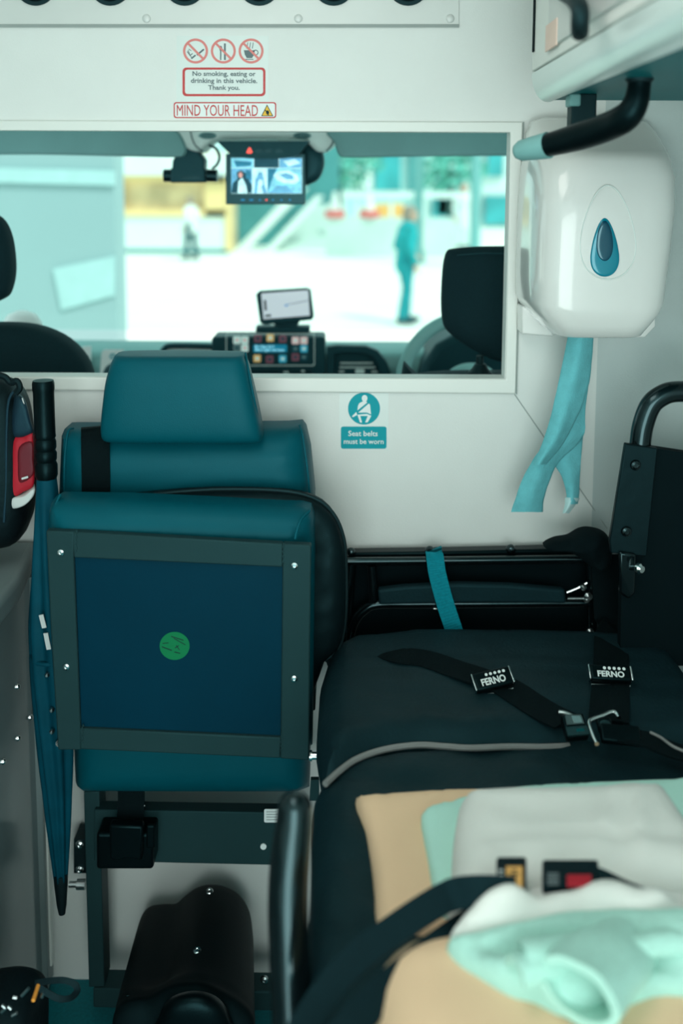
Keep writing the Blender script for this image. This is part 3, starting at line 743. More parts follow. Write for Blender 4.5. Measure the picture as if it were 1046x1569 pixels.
vid([(428, 268), (438, 265), (449, 269), (450, 275), (438, 275)], 'e', .0028); vid([(412, 296), (425, 284), (440, 285), (450, 296)], 'e', .0022)
for k, px in enumerate((372, 385, 398, 408, 418, 431, 444)):
    obj('button', plate(rect(px - (3 if k in (0, 1) else 1.5), 305.2, px + (3 if k in (0, 1) else 1.5), 307.4, .6), MY, .002), 'redled' if k == 3 else 'blueled', t)
hood = smooth_path([at(px, py, MY - .03) for px, py in ((332, 216), (345, 229), (358, 239), (384, 242.5), (430, 242.5), (455, 238), (466, 226), (474, 216))], 4)
b = B(); prism(b, hood, V((0, .05, 0))); obj('hood', b, 'cabdark', t)
obj('warning_light', plate([(377.5, 234), (379.5, 229), (381.5, 226), (384, 226.5), (385, 230), (387, 233), (385, 235), (379, 235)], MY - .03, .002), 'redled', t)
for x in (391, 405, 422): obj('hood_slot', plate(rect(x, 229, x + 11, 234, 1), MY - .03, .0015), 'screenoff', t)
# camera pod behind the monitor
b = dome([at(px, py, 2.60) for px, py in ((462, 222), (480, 220), (494, 232), (497, 252), (490, 272), (478, 281), (462, 280))], TOV, .03, 3, .03)
o = obj('rear_mirror_pod', b, 'cabdark'); tag(o, 'dark rounded mirror pod behind the right edge of the monitor', 'mirror')
# dash cam
t = thing('dash_camera', 'black dash camera with round side ends below the left sun visor', 'camera', at(292, 240, 2.62))
obj('bracket', plate([(283, 226), (303, 226), (318, 245), (317, 262), (269, 262), (270, 247)], 2.66, .06), 'cabdark', t, bevel=.004)
obj('body', plate(rect(266, 258, 318, 280, 2), 2.65, .05), 'cabdark', t, bevel=.004)
b = B(); cyl(b, at(251, 269, 2.62), at(267, 269, 2.62), .0165, 20); obj('lens_end', b, 'screenoff', t)
b = B(); cyl(b, at(317, 269, 2.62), at(333, 269.5, 2.62), .0165, 20); obj('lens_end', b, 'screenoff', t)
obj('badge', plate(rect(278, 270, 306, 275, 1), 2.60, .001), 'screenoff', t)
b = B(); tube(b, smooth_path([at(px, py, 2.60) for px, py in ((320, 222), (331, 228), (336, 240), (333, 251), (325, 259))], 6), .0035, 8); obj('cable', b, 'cabdark', t)
# overhead console
t = thing('overhead_console', 'pale overhead console with two round speaker grilles above the windscreen', 'console', at(400, 200, 2.58))
oc = [(272, 190), (520, 190), (518, 214), (512, 226), (500, 235), (488, 236), (478, 226), (470, 217), (400, 216), (335, 217), (326, 226), (317, 235), (303, 234), (292, 225), (278, 208)]
b = B(); prism(b, [at(px, py, 2.70) for px, py in oc], V((0, -.14, 0))); obj('housing', b, 'cabgrey', t, bevel=.012, seg=3)
for px in (318, 463):
    b = plate(circ(px, 208, 14, 28, 5.2), 2.562, .004); g = obj('speaker_grille', b, 'visor', t)
    for k in range(-2, 3):
        b = plate(rect(px - 12 + abs(k) * 1.5, 207.6 + k * 1.7, px + 12 - abs(k) * 1.5, 208.3 + k * 1.7), 2.558, .001); obj('grille_slot', b, 'cabdark', g)
b = B(); tube(b, smooth_path([at(px, py, 2.555) for px, py in ((290, 192), (294, 212), (300, 224), (312, 233))], 5), .0015, 6); obj('seam', b, 'cabdark', t)
b = B(); tube(b, smooth_path([at(px, py, 2.555) for px, py in ((508, 192), (512, 206), (508, 222), (500, 232))], 5), .0015, 6); obj('seam', b, 'cabdark', t)
for x0, x1 in ((398, 408), (425, 440)): obj('switch', plate(rect(x0, 213, x1, 218, 1), 2.562, .006), 'cabgrey', t)
# sun visors
def visor(pts, lab):
    b = dome([at(px, py, 2.55) for px, py in pts], TOV, .016, 5, .012, rings=8)
    o = obj('sun_visor', b, 'visor'); tag(o, lab, 'sun visor', 'cab sun visors')
visor([(-150, 196), (60, 196), (250, 196), (272, 202), (284, 222), (284, 236), (270, 241), (200, 240), (60, 237), (-150, 234)], 'grey-teal sun visor folded at the top left of the opening')
visor([(508, 196), (650, 196), (900, 196), (900, 238), (780, 239), (650, 240), (560, 241.5), (528, 241), (518, 236), (513, 220)], 'grey-teal sun visor folded at the top right of the opening')
# cab seats
def cabseat(hr, sh, Yh, lab, post):
    t = thing('cab_seat', lab, 'seat', V((at(hr[0][0], 0, Yh).x, Yh, .14)), 'front cab seats')
    P = [at(px, py, Yh) for px, py in hr]
    h = obj('headrest', dome(P, TOV, .05, 3.2, .05), 'cabseat', t)
    P = [at(px, py, Yh + .03) for px, py in sh]
    P += [V((P[-1].x, P[-1].y, .5)), V((P[0].x, P[0].y, .5))]
    obj('backrest', dome(P, TOV, .07, 4, .06, k=3), 'cabseat', t)
    z = P[0].z
    x0 = min(p.x for p in P); x1 = max(p.x for p in P)
    b = B(); box(b, (x0, Yh + .02, .14), (x1, Yh + .5, .62)); obj('seat_base', b, 'cabseat', t, bevel=.03)
    for px in post:
        a, c = at(px, 545, Yh), at(px, 580, Yh)
        b = B(); cyl(b, a, c, .008); obj('headrest_post', b, 'rubber', t)
        b = B(); lathe(b, [(.026, 0), (.026, .012), (.018, .02), (.012, .03)], at(px, 578, Yh), UP, 18); obj('post_collar', b, 'rubber', t)
    return t, h
t, h = cabseat([(682, 390), (700, 380), (760, 377), (840, 379), (868, 392), (874, 460), (868, 500), (840, 530), (800, 550), (760, 552), (718, 532), (688, 510), (677, 490), (676, 440)],
        [(612, 590), (640, 574), (700, 569), (760, 569), (840, 571), (900, 585), (930, 640), (930, 760), (612, 760)], 2.16, 'dark driver seat with tall headrest at the right of the opening', (735, 818))
b = B(); tube(b, [at(px, py, 2.108) for px, py in ((700, 391), (740, 388), (800, 389), (845, 393))], .0012, 6); obj('stitch_seam', b, 'cabdark', h)
cabseat([(-130, 350), (-100, 330), (-40, 322), (-8, 328), (8, 342), (18, 370), (22, 410), (18, 440), (6, 458), (-40, 470), (-120, 460), (-140, 410)],
        [(-190, 600), (-180, 530), (-120, 505), (-40, 496), (10, 494), (55, 498), (95, 513), (125, 538), (142, 572), (150, 640), (150, 760), (-190, 760)], 2.14, 'dark passenger seat with arched shoulder at the left of the opening', (-60,))
# steering wheel and cluster
SYW = 2.50
t = thing('steering_wheel', 'pale rimmed steering wheel half hidden by the driver seat', 'steering wheel', at(722, 592, SYW))
c0 = at(722, 592, SYW); R0 = .178
ex, ey = V((1, 0, 0)), V((0, .25, .97)).normalized()
b = B(); tube(b, [c0 + ex * (R0 * math.cos(a)) + ey * (R0 * math.sin(a)) for a in (2 * math.pi * k / 48 for k in range(48))], .017, 12, closed=True); obj('rim', b, 'dash', t)
b = dome([c0 + ex * (.075 * math.cos(a)) + ey * (.06 * math.sin(a) + .0) for a in (2 * math.pi * k / 20 for k in range(20))], V((0, -.97, .25)), .03, 3, .01); obj('hub', b, 'dash', t)
for a in (200, 340, 90):
    a = math.radians(a); d = ex * math.cos(a) + ey * math.sin(a)
    b = B(); ribbon(b, [c0 + d * .05, c0 + d * R0], .03, .012, V((0, -.97, .25))); obj('spoke', b, 'cabdark', t) if a != math.radians(90) else b.free()
b = B(); cyl(b, c0, c0 + V((0, .3, -.08)), .04); obj('column', b, 'cabdark', t)
b = plate([(628, 592), (640, 540), (658, 512), (690, 494), (740, 488), (800, 494), (830, 540), (835, 592)], 2.86, .2)
o = obj('instrument_binnacle', b, 'cabdark', bevel=.02); tag(o, 'dark instrument hood behind the steering wheel', 'instrument hood')
# bits on the passenger side
t = thing('symbol_card', 'white card with a small teal flower symbol propped on the dashboard', 'card', at(170, 577, 2.70))
obj('card_sheet', plate([(152, 590), (156, 540), (160, 535.5), (190, 535.5), (186, 590)], 2.752, .003), 'stickwhite', t)
b = B()
for k in range(6):
    a = math.pi / 3 * k; plate(circ(172.5 + 3.4 * math.cos(a), 546 + 3.4 * math.sin(a), 1.7, 10), 2.749, .0008, b)
obj('flower_symbol', b, 'stickteal', t)
b = plate([(130, 590), (126, 531), (140, 530), (139, 590)], 2.752, .004); o = obj('paper_sheet', b, 'stickwhite'); tag(o, 'narrow white sheet leaning beside the passenger seat shoulder', 'paper')
b = dome([at(px, py, 2.5) for px, py in ((156, 590), (160, 566), (170, 556), (185, 553), (210, 553), (215, 590))], TOV, .03, 3, .03); o = obj('cup_holder', b, 'cabdark'); tag(o, 'dark rounded holder beside the teal headrest, in front of the card', 'holder')
b = B(); lathe(b, [(.045, -.09), (.052, -.04), (.048, 0), (.035, .02), (.012, .03)], at(34, 494, 2.5), UP, 24); o = obj('white_flask', b, 'stickwhite'); tag(o, 'white rounded top showing above the passenger seat shoulder', 'bottle')
# ================================================================ on the bulkhead
EX = V((1, 0, 0))
# plate with round openings above
t = thing('vent_plate', 'grey metal plate with round black openings along the top edge', 'plate', at(350, 42, D))
obj('plate', plate(rect(-260, -80, 703, 42), D, .004), 'platemetal', t, bevel=.0012)
b = plate(rect(-260, 37, 703, 42), D - .004, .0012); obj('lower_edge', b, 'seam', t)
for px in (-62, 55, 169, 283, 397, 511, 625):
    b = band(B(), circ(px, -23, 32), circ(px, -23, 26), D - .004, .004); g = obj('port_ring', b, 'rubber', t)
    obj('port_opening', plate(circ(px, -23, 27), D - .004, .0006), 'dark', g)
for px in (-20, 225, 457, 689):
    b = B(); lathe(b, [(.008, 0), (.008, .0015), (.0062, .003), (.002, .0035)], at(px, 29, D) + V((0, -.004, 0)), TOV, 20); obj('screw', b, 'platemetal', t)
# no smoking sign
sw = D
t = thing('no_smoking_sign', 'white notice with three red ringed symbols asking for no smoking, eating or drinking', 'sign', at(341, 155, sw))
obj('film', plate(rect(270.5, 55, 411.5, 156), sw, .0006), 'stickbase', t)
Y1 = sw - .0006
def ring(cx, cy, r, wd, m, par, Y=None, ry=None):
    Y = Y or Y1
    return obj('red_ring', band(B(), circ(cx, cy, r), circ(cx, cy, r - wd), Y, .0005), m, par)
def bar(x0, y0, x1, y1, wd, Y=None):
    d = V((x1 - x0, y1 - y0)).normalized(); nx, ny = -d.y * wd / 2, d.x * wd / 2
    return [(x0 + nx, y0 + ny), (x1 + nx, y1 + ny), (x1 - nx, y1 - ny), (x0 - nx, y0 - ny)]
def sym(pl, m, par, Y=None, name='symbol', th=.0004):
    bm = B()
    for p in pl: plate(p, Y or Y1, th, bm)
    return obj(name, bm, m, par)
for cx in (299.5, 342, 384.5):
    g = ring(cx, 78.2, 19.2, 3.6, 'stickred', t)
    sym([bar(cx - 11.5, 66.5, cx + 11.5, 90, 3.4)], 'stickred', g, Y1 - .0005, 'red_slash')
sym([bar(301.5, 84.5, 312.3, 75.5, 2.6), bar(293, 90, 299.5, 84.5, 2.4), bar(288, 77, 291, 85, 1.2), bar(291, 85, 295, 82, 1.2), bar(286.5, 79, 294, 88.8, 1.1), bar(289, 75, 293, 78, 1)], 'stickgrey', t)
sym([bar(344.4, 66.5, 344.4, 92, 2.8), bar(338, 73, 338, 92, 2.0), circ(338, 74, 2.2, 12, 4)], 'stickgrey', t)
sym([[(373.5, 77), (390.5, 77), (389, 84), (386, 89), (378, 89), (375, 84)], bar(376, 91, 388, 91, 1.3)] + [bar(378 + 4.2 * k, 74.5, 379.5 + 4.2 * k, 65, 1.1) for k in range(3)], 'stickgrey', t)
obj('cup_handle', band(B(), circ(391.5, 80.5, 4.3, 20), circ(391.5, 80.5, 3.0, 20), Y1, .0004), 'stickgrey', t)
obj('text_border', band(B(), rect(279.5, 103.5, 406.5, 147.5, 6), rect(283.2, 106.8, 403, 144, 4), Y1, .0005), 'stickred2', t)
for s_, y0, y1, x0, x1 in (('No smoking, eating or', 109.6, 118.6, 295, 391.5), ('drinking in this vehicle.', 120.2, 129.4, 292.5, 394), ('Thank you.', 130.8, 139.8, 319, 367)):
    ptext('lettering', s_, 'stickgrey', x0, y0, x1, y1, Y1, t, .016)
# mind your head
t = thing('head_warning_sign', 'long white sticker with red lettering MIND YOUR HEAD and a yellow triangle', 'sign', at(344, 181, sw))
obj('film', plate(rect(266, 156.5, 423, 181, 4), sw, .0007), 'stickwhite', t)
obj('red_border', band(B(), rect(266, 156.5, 423, 181, 4), rect(267.8, 158.3, 421.2, 179.2, 3), sw - .0007, .0004), 'stickred2', t)
ptext('lettering', 'MIND YOUR HEAD', 'stickred2', 271, 161, 395, 177.5, sw - .0007, t, 0.0)
g = obj('triangle_edge', plate([(409, 160), (418.5, 178), (400, 178)], sw - .0007, .0004), 'ink', t)
obj('triangle', plate([(409, 162.2), (416.8, 177), (401.8, 177)], sw - .0011, .0003), 'yellow', g)
sym([circ(409.8, 172.3, 2.4, 14, 3.2), bar(405.5, 168, 408, 171, 1.3), bar(409.5, 174, 411, 176.5, 1.6)], 'ink', g, sw - .0014, 'head_symbol')
# seat belt sign
t = thing('seat_belt_sign', 'small teal and white sticker saying seat belts must be worn', 'sign', at(557, 692, sw))
obj('film', plate(rect(519.5, 602, 595, 690), sw, .0006), 'stickbase', t)
obj('round_field', plate(circ(557.5, 626, 24.6, 40), Y1, .0004), 'stickteal', t)
Y2 = Y1 - .0004
def zz(pts): return [(510 + x / 10.46, 590 + y / 10.46) for x, y in pts]
g = sym([zz(circ(506, 212, 46, 20, 54)), zz([(490, 255), (535, 262), (546, 282), (392, 405), (398, 340), (420, 290), (450, 276)]), zz([(572, 296), (592, 312), (610, 470), (545, 440), (405, 440)]), zz([(390, 475), (540, 462), (615, 492), (555, 598), (515, 598), (556, 494), (436, 494), (465, 600), (432, 600), (405, 520)]), zz([(302, 500), (372, 432), (388, 478), (320, 514)])], 'stickwhite', t, Y2, 'seated_figure')
obj('text_field', plate(rect(522, 653.5, 592, 687.5, 3.5), Y1, .0004), 'stickteal', t)
ptext('lettering', 'Seat belts', 'stickwhite', 533.5, 660, 578.5, 668, Y2, t, .012)
ptext('lettering', 'must be worn', 'stickwhite', 526.5, 672.5, 587.5, 680, Y2, t, .012)

# ================================================================ towel dispenser
t = thing('paper_towel_dispenser', 'white plastic paper towel dispenser with a teal drop shaped window', 'dispenser', at(920, 520, 1.86))
def drr(xl, xr, dep, z, yb, nfront=3.6):
    """ring: back straight, front a flat bulge"""
    out = []; hw = (xr - xl) / 2; cx = (xl + xr) / 2; n = 28
    for k in range(n + 1):
        a = math.pi * k / n; ca, sa = math.cos(a), math.sin(a)
        out.append(V((cx - hw * math.copysign(abs(ca) ** (2 / nfront), ca), yb - dep * abs(sa) ** (2 / nfront), z)))
    return out
yb = 1.90
def DX(px): return at(px, 380, 1.76).x
rs = []
for py, xl, xr, dp, nf in ((518, 852, 982, .178, 6), (516, 847, 987, .19, 6), (500, 832, 999, .2, 6), (484, 819, 1011, .206, 6), (470, 813, 1017, .208, 6), (430, 812, 1020, .211, 6), (380, 812, 1024, .213, 6), (320, 813, 1028, .212, 6), (270, 815, 1031, .206, 5), (248, 817, 1032, .200, 3.8), (238, 819, 1032, .192, 3.6), (230, 821, 1032, .175, 3.4), (216, 822, 1031, .135, 3.2), (200, 823, 1029, .09, 3), (186, 830, 1020, .045, 3), (180, 845, 1000, .02, 3)):
    yy = yb - dp
    rs.append(drr(DX(xl), DX(xr), dp, at(920, py, yy).z, yb, nf))
obj('cover', loft(rs), 'dispenser', t, angle=60)
b = B(); prism(b, [V((DX(806), y, z)) for y, z in ((1.905, 0), (1.905, 0), (1.905, 0))][:0] or [at(799, 469, 1.86), at(812, 470, 1.86), at(846, 508, 1.86), at(848, 516, 1.86), at(799, 512, 1.86)], V((0, .05, 0))); obj('back_bracket', b, 'dispenser', t, bevel=.003)
b = B(); prism(b, [at(1003, 478, 1.82), at(1004, 500, 1.82), at(988, 517, 1.82), at(966, 517, 1.82)], V((0, .06, 0))); obj('back_bracket', b, 'dispenser', t, bevel=.002)
yf = yb - .213
def egg(cx, cy, r, rt_, rb, n=40, pw=1.0):
    out = []
    for k in range(n):
        a = 2 * math.pi * k / n; s, c = math.sin(a), math.cos(a)
        tt = (1 - c) / 2          # 0 top .. 1 bottom
        out.append((cx + r * s * (0.62 + 0.42 * tt) ** pw, cy - (rt_ if c > 0 else rb) * c))
    return out
b = B(); tube(b, [at(px, py, yf + .001) for px, py in egg(931, 362, 50, 78, 66)], .0011, 8, closed=True); obj('panel_outline', b, 'stickbase', t)
b = dome([at(px, py, yf + .001) for px, py in egg(926, 384, 27, 50, 40, pw=1.3)], TOV, .004, 4, k=2); dw = obj('drop_window', b, 'tealglass', t)
b = dome([at(px, py, yf - .002) for px, py in egg(926, 372, 14, 34, 28, pw=.5)], TOV, .003, 4, k=2); obj('drop_centre', b, 'tealglassdk', dw)
# paper towel hanging out
t = thing('paper_towel', 'crumpled blue paper towel hanging torn from the dispenser', 'paper towel', at(870, 520, 1.78))
def sheet(rows, m, name, par, seed=1.0, th=.0012):
    """rows: list of (py, [px...], [Y...]) across the hanging strip"""
    pts = []
    cols = len(rows[0][1])
    # resample rows smoothly
    colp = [smooth_path([at(r[1][c], r[0], r[2][c]) for r in rows], 6) for c in range(cols)]
    n = len(colp[0]); g = []
    for i in range(n):
        line = smooth_path([colp[c][i] for c in range(cols)], 5)
        g.append([p + V((0, .004 * fbm(p, 26, seed), 0)) for p in line])
    b = B(); f = [[b.verts.new(p) for p in l] for l in g]; k = [[b.verts.new(p + V((0, th, 0))) for p in l] for l in g]
    w_ = len(g[0])
    for i in range(n - 1):
        for j in range(w_ - 1):
            b.faces.new((f[i][j], f[i + 1][j], f[i + 1][j + 1], f[i][j + 1])); b.faces.new((k[i][j], k[i][j + 1], k[i + 1][j + 1], k[i + 1][j]))
        b.faces.new((f[i][0], k[i][0], k[i + 1][0], f[i + 1][0])); b.faces.new((f[i][-1], f[i + 1][-1], k[i + 1][-1], k[i][-1]))
    for j in range(w_ - 1):
        b.faces.new((f[0][j], f[0][j + 1], k[0][j + 1], k[0][j])); b.faces.new((f[-1][j], k[-1][j], k[-1][j + 1], f[-1][j + 1]))
    return obj(name, b, m, par, angle=60)
sheet([(505, [872, 890, 910], [1.80, 1.78, 1.80]), (560, [861, 884, 906], [1.80, 1.78, 1.81]), (600, [852, 874, 899], [1.79, 1.78, 1.81]), (640, [843, 862, 884], [1.79, 1.775, 1.80]), (680, [830, 846, 862], [1.79, 1.775, 1.80]), (712, [817, 826, 837], [1.79, 1.78, 1.80])], 'paper', 'front_fold', t, 1)
sheet([(560, [880, 893, 906], [1.83, 1.815, 1.83]), (620, [866, 882, 897], [1.83, 1.815, 1.825]), (670, [842, 866, 893], [1.825, 1.81, 1.825]), (705, [816, 836, 858], [1.815, 1.80, 1.82]), (740, [798, 820, 840], [1.81, 1.80, 1.82]), (768, [788, 810, 833], [1.81, 1.80, 1.82]), (785, [783, 806, 832], [1.81, 1.80, 1.82])], 'paper', 'left_tail', t, 4)
sheet([(600, [880, 890, 899], [1.835, 1.83, 1.84]), (660, [868, 880, 894], [1.835, 1.83, 1.84]), (700, [846, 868, 890], [1.83, 1.82, 1.835]), (730, [860, 874, 888], [1.83, 1.82, 1.835]), (755, [867, 877, 887], [1.83, 1.82, 1.835]), (772, [866, 874, 885], [1.83, 1.82, 1.835])], 'paper', 'right_tail', t, 7)
sheet([(763, [866, 876, 888], [1.828, 1.818, 1.832]), (775, [865, 872, 880], [1.828, 1.818, 1.832]), (787, [862, 866, 871], [1.828, 1.82, 1.83])], 'papertorn', 'torn_edge', t, 9)

# ================================================================ overhead cabinet, top right
cx0, cz0 = .318, 1.698
yc0, yc1 = .55, 1.64
t = thing('overhead_cabinet', 'white wall cabinet with rounded aluminium bottom edge and teal underside at top right', 'cabinet', (.5, 1.1, cz0))
R = .045; RX = .026
pr = [(cx0 - .012, cz0 + R)] + [(cx0 - .012 + RX * (1 - math.cos(a)), cz0 + R * (1 - math.sin(a))) for a in (math.pi / 2 * k / 10 for k in range(1, 11))] + [(cx0 + .018, cz0), (cx0 + .018, cz0 + R)]
b = B(); prism(b, [V((x, yc0, z)) for x, z in pr], V((0, yc1 - yc0, 0))); obj('bottom_profile', b, 'alu', t)
b = B(); box(b, (cx0 - .012, yc0, cz0 + R + .003), (cx0 + .02, yc1, 2.16)); obj('side_panel', b, 'trim', t, bevel=.002)
b = B(); box(b, (cx0 + .02, yc0, cz0 + R), (XR, yc1 - .002, 2.16)); obj('carcass', b, 'wall', t)
b = B(); box(b, (cx0 + .017, yc0, cz0 + .003), (XR, yc1 - .002, cz0 + R)); obj('underside', b, 'tealunder', t)
xf = cx0 - .012
b = B()
pA, pB = atx(819.5, 10, xf), atx(819.5, 78, xf)
box(b, (xf - .002, pA.y - .006, pB.z), (xf + .001, pA.y + .006, 2.12)); obj('door_slot', b, 'dark', t)
b = B(); p0, p1 = atx(840, 80, xf), atx(858, 38, xf); box(b, (xf - .0052, p1.y, p0.z), (xf - .003, p0.y, p1.z + .01)); obj('peach_sticker', b, 'peachstick', t)
b = B(); box(b, (xf - .004, .60, cz0 + R + .02), (xf, 1.50, 2.12)); obj('door', b, 'platemetal', t, bevel=.001)
lt = smooth_path([atx(856, -16, xf + .001), atx(862, -12, xf - .02), atx(878, -2, xf - .03), atx(888, 14, xf - .035), atx(888, 36, xf - .035), atx(888, 50, xf - .03)], 5)
b = B(); tube(b, lt, .0105, 12); obj('latch_handle', b, 'rubber', t)
b = B(); lathe(b, [(.012, 0), (.012, .004), (.004, .006)], V((.60, 1.45, cz0 + .004)), V((0, 0, -1)), 18); obj('stud', b, 'chrome', t)
# grab handle
t = thing('grab_handle', 'blurred black grab handle with a teal reflection coloured on its tip hanging below the overhead cabinet', 'handle', (.30, 1.2, 1.62))
HX = .288
hp = smooth_path([at(x, y, yy) for x, y, yy in ((802, 230, 1.46), (840, 222, 1.43), (888, 209, 1.39), (932, 194, 1.35), (960, 178, 1.32), (974, 156, 1.312), (979, 130, 1.312))], 6)
top = V((hp[-1].x, hp[-1].y, cz0 + .002)); hp.append(top)
b = B(); tube(b, hp[:], [.0140 + .0055 * min(1, i / 12) - .0045 * max(0, min(1, (i - 22) / 12)) for i in range(len(hp))], 18); obj('grip_bar', b, 'blacksemi', t)
k0 = hp[0]; kd = (hp[0] - hp[3]).normalized()
b = B(); lathe(b, [(.0192, -.042), (.0175, -.02), (.0152, .004), (.011, .012), (.004, .015)], k0, kd, 20); obj('lit_tip', b, 'dash', t)  # pale teal stands for window light reflected on the bar's end
pm = at(890, 196, 1.54); b = B(); box(b, (pm.x - .019, pm.y - .016, pm.z - .004), (pm.x + .019, pm.y + .016, cz0 + .004)); tube(b, [pm, pm.lerp(k0, .5), k0 + V((.01, -.02, 0))], .009, 10); obj('bracket', b, 'rubber', t, bevel=.004)
b = B(); box(b, (pm.x - .023, pm.y - .02, cz0 - .016), (pm.x - .006, pm.y + .012, cz0 + .003)); obj('bracket_cap', b, 'dash', t, bevel=.003)
b = B(); lathe(b, [(.018, 0), (.018, .003), (.0155, .006)], V((top.x, top.y, cz0 + .004)), V((0, 0, -1)), 20); obj('mount', b, 'rubber', t)

# ================================================================ attendant seat
t = thing('folding_seat', 'teal vinyl fold-up seat with headrest and charcoal framed seat base', 'seat', V((at(300, 0, 1.7).x, 1.75, FZ)))
Yb = 1.785
bo = [(96, 664), (99, 657), (110, 656.5), (280, 656), (440, 654), (462, 652), (468, 660), (475, 690), (482, 760), (480, 900), (476, 1100), (474, 1205), (300, 1205), (118, 1204), (108, 1000), (94, 860), (92, 760)]
back = obj('backrest', puff([at(x, y, Yb) for x, y in bo], TOV, .055, .055, .02, .05), 'leather', t)
def pipe(pts, Y, r, par, m='leather', name='piping'):
    b = B(); tube(b, smooth_path([at(x, y, (Y[i] if isinstance(Y, list) else Y)) for i, (x, y) in enumerate(pts)], 5), r, 8); return obj(name, b, m, par)
pipe([(98, 760), (99, 700), (104, 662), (112, 656)], [1.745, 1.745, 1.755, 1.775], .0022, back)
pipe([(459, 652), (464, 670), (471, 720), (475, 764)], [1.775, 1.752, 1.745, 1.745], .0022, back)
Yh = 1.755
ho = [(163, 660), (161, 640), (165, 596), (173, 560), (181, 545), (188, 541.5), (250, 541), (330, 540), (368, 540), (376, 541), (384, 558), (396, 610), (405, 652), (403, 664), (396, 671), (330, 670), (250, 669), (175, 668)]
hr = obj('headrest', pad([(540, 182, 374), (543, 180, 376), (556, 175, 382), (580, 169, 388), (610, 165, 395), (640, 162, 401), (660, 162, 404), (669, 166, 402), (671.5, 172, 396)], Yh, .06), 'leather', t, angle=70)
pipe([(181, 543), (172, 572), (165, 620), (165, 664)], [1.745, 1.715, 1.712, 1.735], .0022, hr)
pipe([(376, 541), (381, 570), (391, 620), (400, 664)], [1.745, 1.715, 1.712, 1.735], .0022, hr)
for px in (225, 340):
    b = B(); cyl(b, at(px, 640, 1.79), at(px, 700, 1.79), .007); obj('headrest_post', b, 'steel', hr)
# black belt over the left shoulder
b = B(); ribbon(b, smooth_path([at(146, 654, 1.80), at(146, 654.5, 1.782), at(146, 659, 1.760), at(146, 669, 1.742), at(146, 685, 1.7305), at(146.5, 710, 1.7265), at(147, 740, 1.7265), at(147, 775, 1.7265)], 4), .0505, .0025, [V((0, -.1, 1))] * 8 + [V((0, -.7, .7))] * 6 + [TOV] * 30); obj('shoulder_belt', b, 'blackfab', t)
# black padded shell around the folded seat base
so = [(120, 800), (170, 768), (240, 757), (330, 751.5), (430, 754), (478, 763), (505, 782), (522, 812), (529, 850), (530, 900), (528, 960), (517, 995), (497, 1012), (480, 1060), (440, 1120), (200, 1110), (120, 1000)]
sh = obj('padded_shell', puff([at(x, y, 1.695) for x, y in so], TOV, .026, .03, .015, .024, k=2, wr=lambda p, s: .006 * fbm(p, 16, 3) * s), 'shell', t)
pipe([(236, 757), (330, 750), (430, 752), (482, 764), (509, 786), (524, 818), (529, 856), (529, 940), (519, 992), (498, 1012)], 1.695, .004, sh, 'rubber')
# folded seat base
def Yp(px): return 1.605 - (px - 75) / 400 * .030
Yc = 1.666
po = [(81, 776), (84, 763), (94, 757.5), (200, 761), (350, 771), (462, 779), (476, 783), (481, 795), (482, 850), (480, 1000), (478, 1148), (300, 1144), (96, 1134), (86, 1000), (78, 830)]
pc = obj('seat_cushion', puff([at(x, y, Yc - (x - 75) / 400 * .03) for x, y in po], TOV, .05, .05, .02, .03), 'leather', t)
pipe([(92, 758), (84, 780), (90, 800), (98, 812)], [1.645, 1.625, 1.612, 1.604], .0025, pc)
pipe([(474, 783), (462, 795), (455, 812), (452, 826)], [1.617, 1.598, 1.585, 1.58], .0025, pc)
fo = [(75, 808), (112, 809), (112, 809.5), (434, 828), (434, 828), (477, 830), (475, 1000), (474, 1157), (430, 1153), (128, 1141), (93, 1141), (82, 960)]
# frame: four welded bars
def fbar(pts, name='frame_bar', m='frame', off=0.0): return plate(pts, lambda x: Yp(x) + off, .017)
fr_ = obj('seat_frame', fbar([(75, 808), (117, 810), (117, 848), (127, 1108), (128, 1141), (93, 1141), (82, 960)]), 'frame', t, bevel=.0025)
obj('side_bar', fbar([(434, 828), (477, 830), (475, 1000), (474, 1157), (430, 1154), (432, 1000)]), 'frame', fr_, bevel=.0025)
obj('top_bar', fbar([(112, 809.5), (434, 828), (434, 863.5), (117, 849)], off=.0006), 'frame', fr_, bevel=.0025)
obj('bottom_bar', fbar([(125, 1108), (431, 1122), (430, 1153.5), (127, 1140)], off=.0006), 'frame', fr_, bevel=.0025)
pn = obj('seat_panel', plate([(110, 840), (440, 855), (440, 1128), (118, 1114)], lambda x: Yp(x) - .003, .006), 'leatherdk', t)
g = obj('round_sticker', plate(circ(267.5, 989.5, 23, 36, 21.5), lambda x: Yp(x) - .009, .0006), 'green', pn)
def stl(p, name='sticker_writing'):
    return obj(name, plate(p, lambda x: Yp(x) - .0096, .0003), 'ink', g)
for p in ((262, 975, 281, 981, 1.2), (266, 978, 284, 988, 1.0), (249, 986, 258, 985, 1.0), (248, 991, 263, 996.5, 1.4), (268, 993, 274, 989, 1.2), (267, 999, 276, 1001, 1.2), (270, 989, 275, 996, .9)): stl(bar(*p))
for px, py in ((93.5, 846), (451, 866), (102, 1021), (450.5, 1039)): screw('screw', at(px, py, Yp(px) - .017), TOV, .0062, 'chrome', fr_)
for (x, y0, y1) in ((117, 812, 846), (434, 832, 862), (127, 1110, 1138), (431, 1124, 1151)):
    b = B(); tube(b, [at(x + 1.1 * math.sin(k * 2.1), y0 + (y1 - y0) * k / 12, Yp(x) - .0165) for k in range(13)], .0014, 6); obj('weld_seam', b, 'frame', fr_)
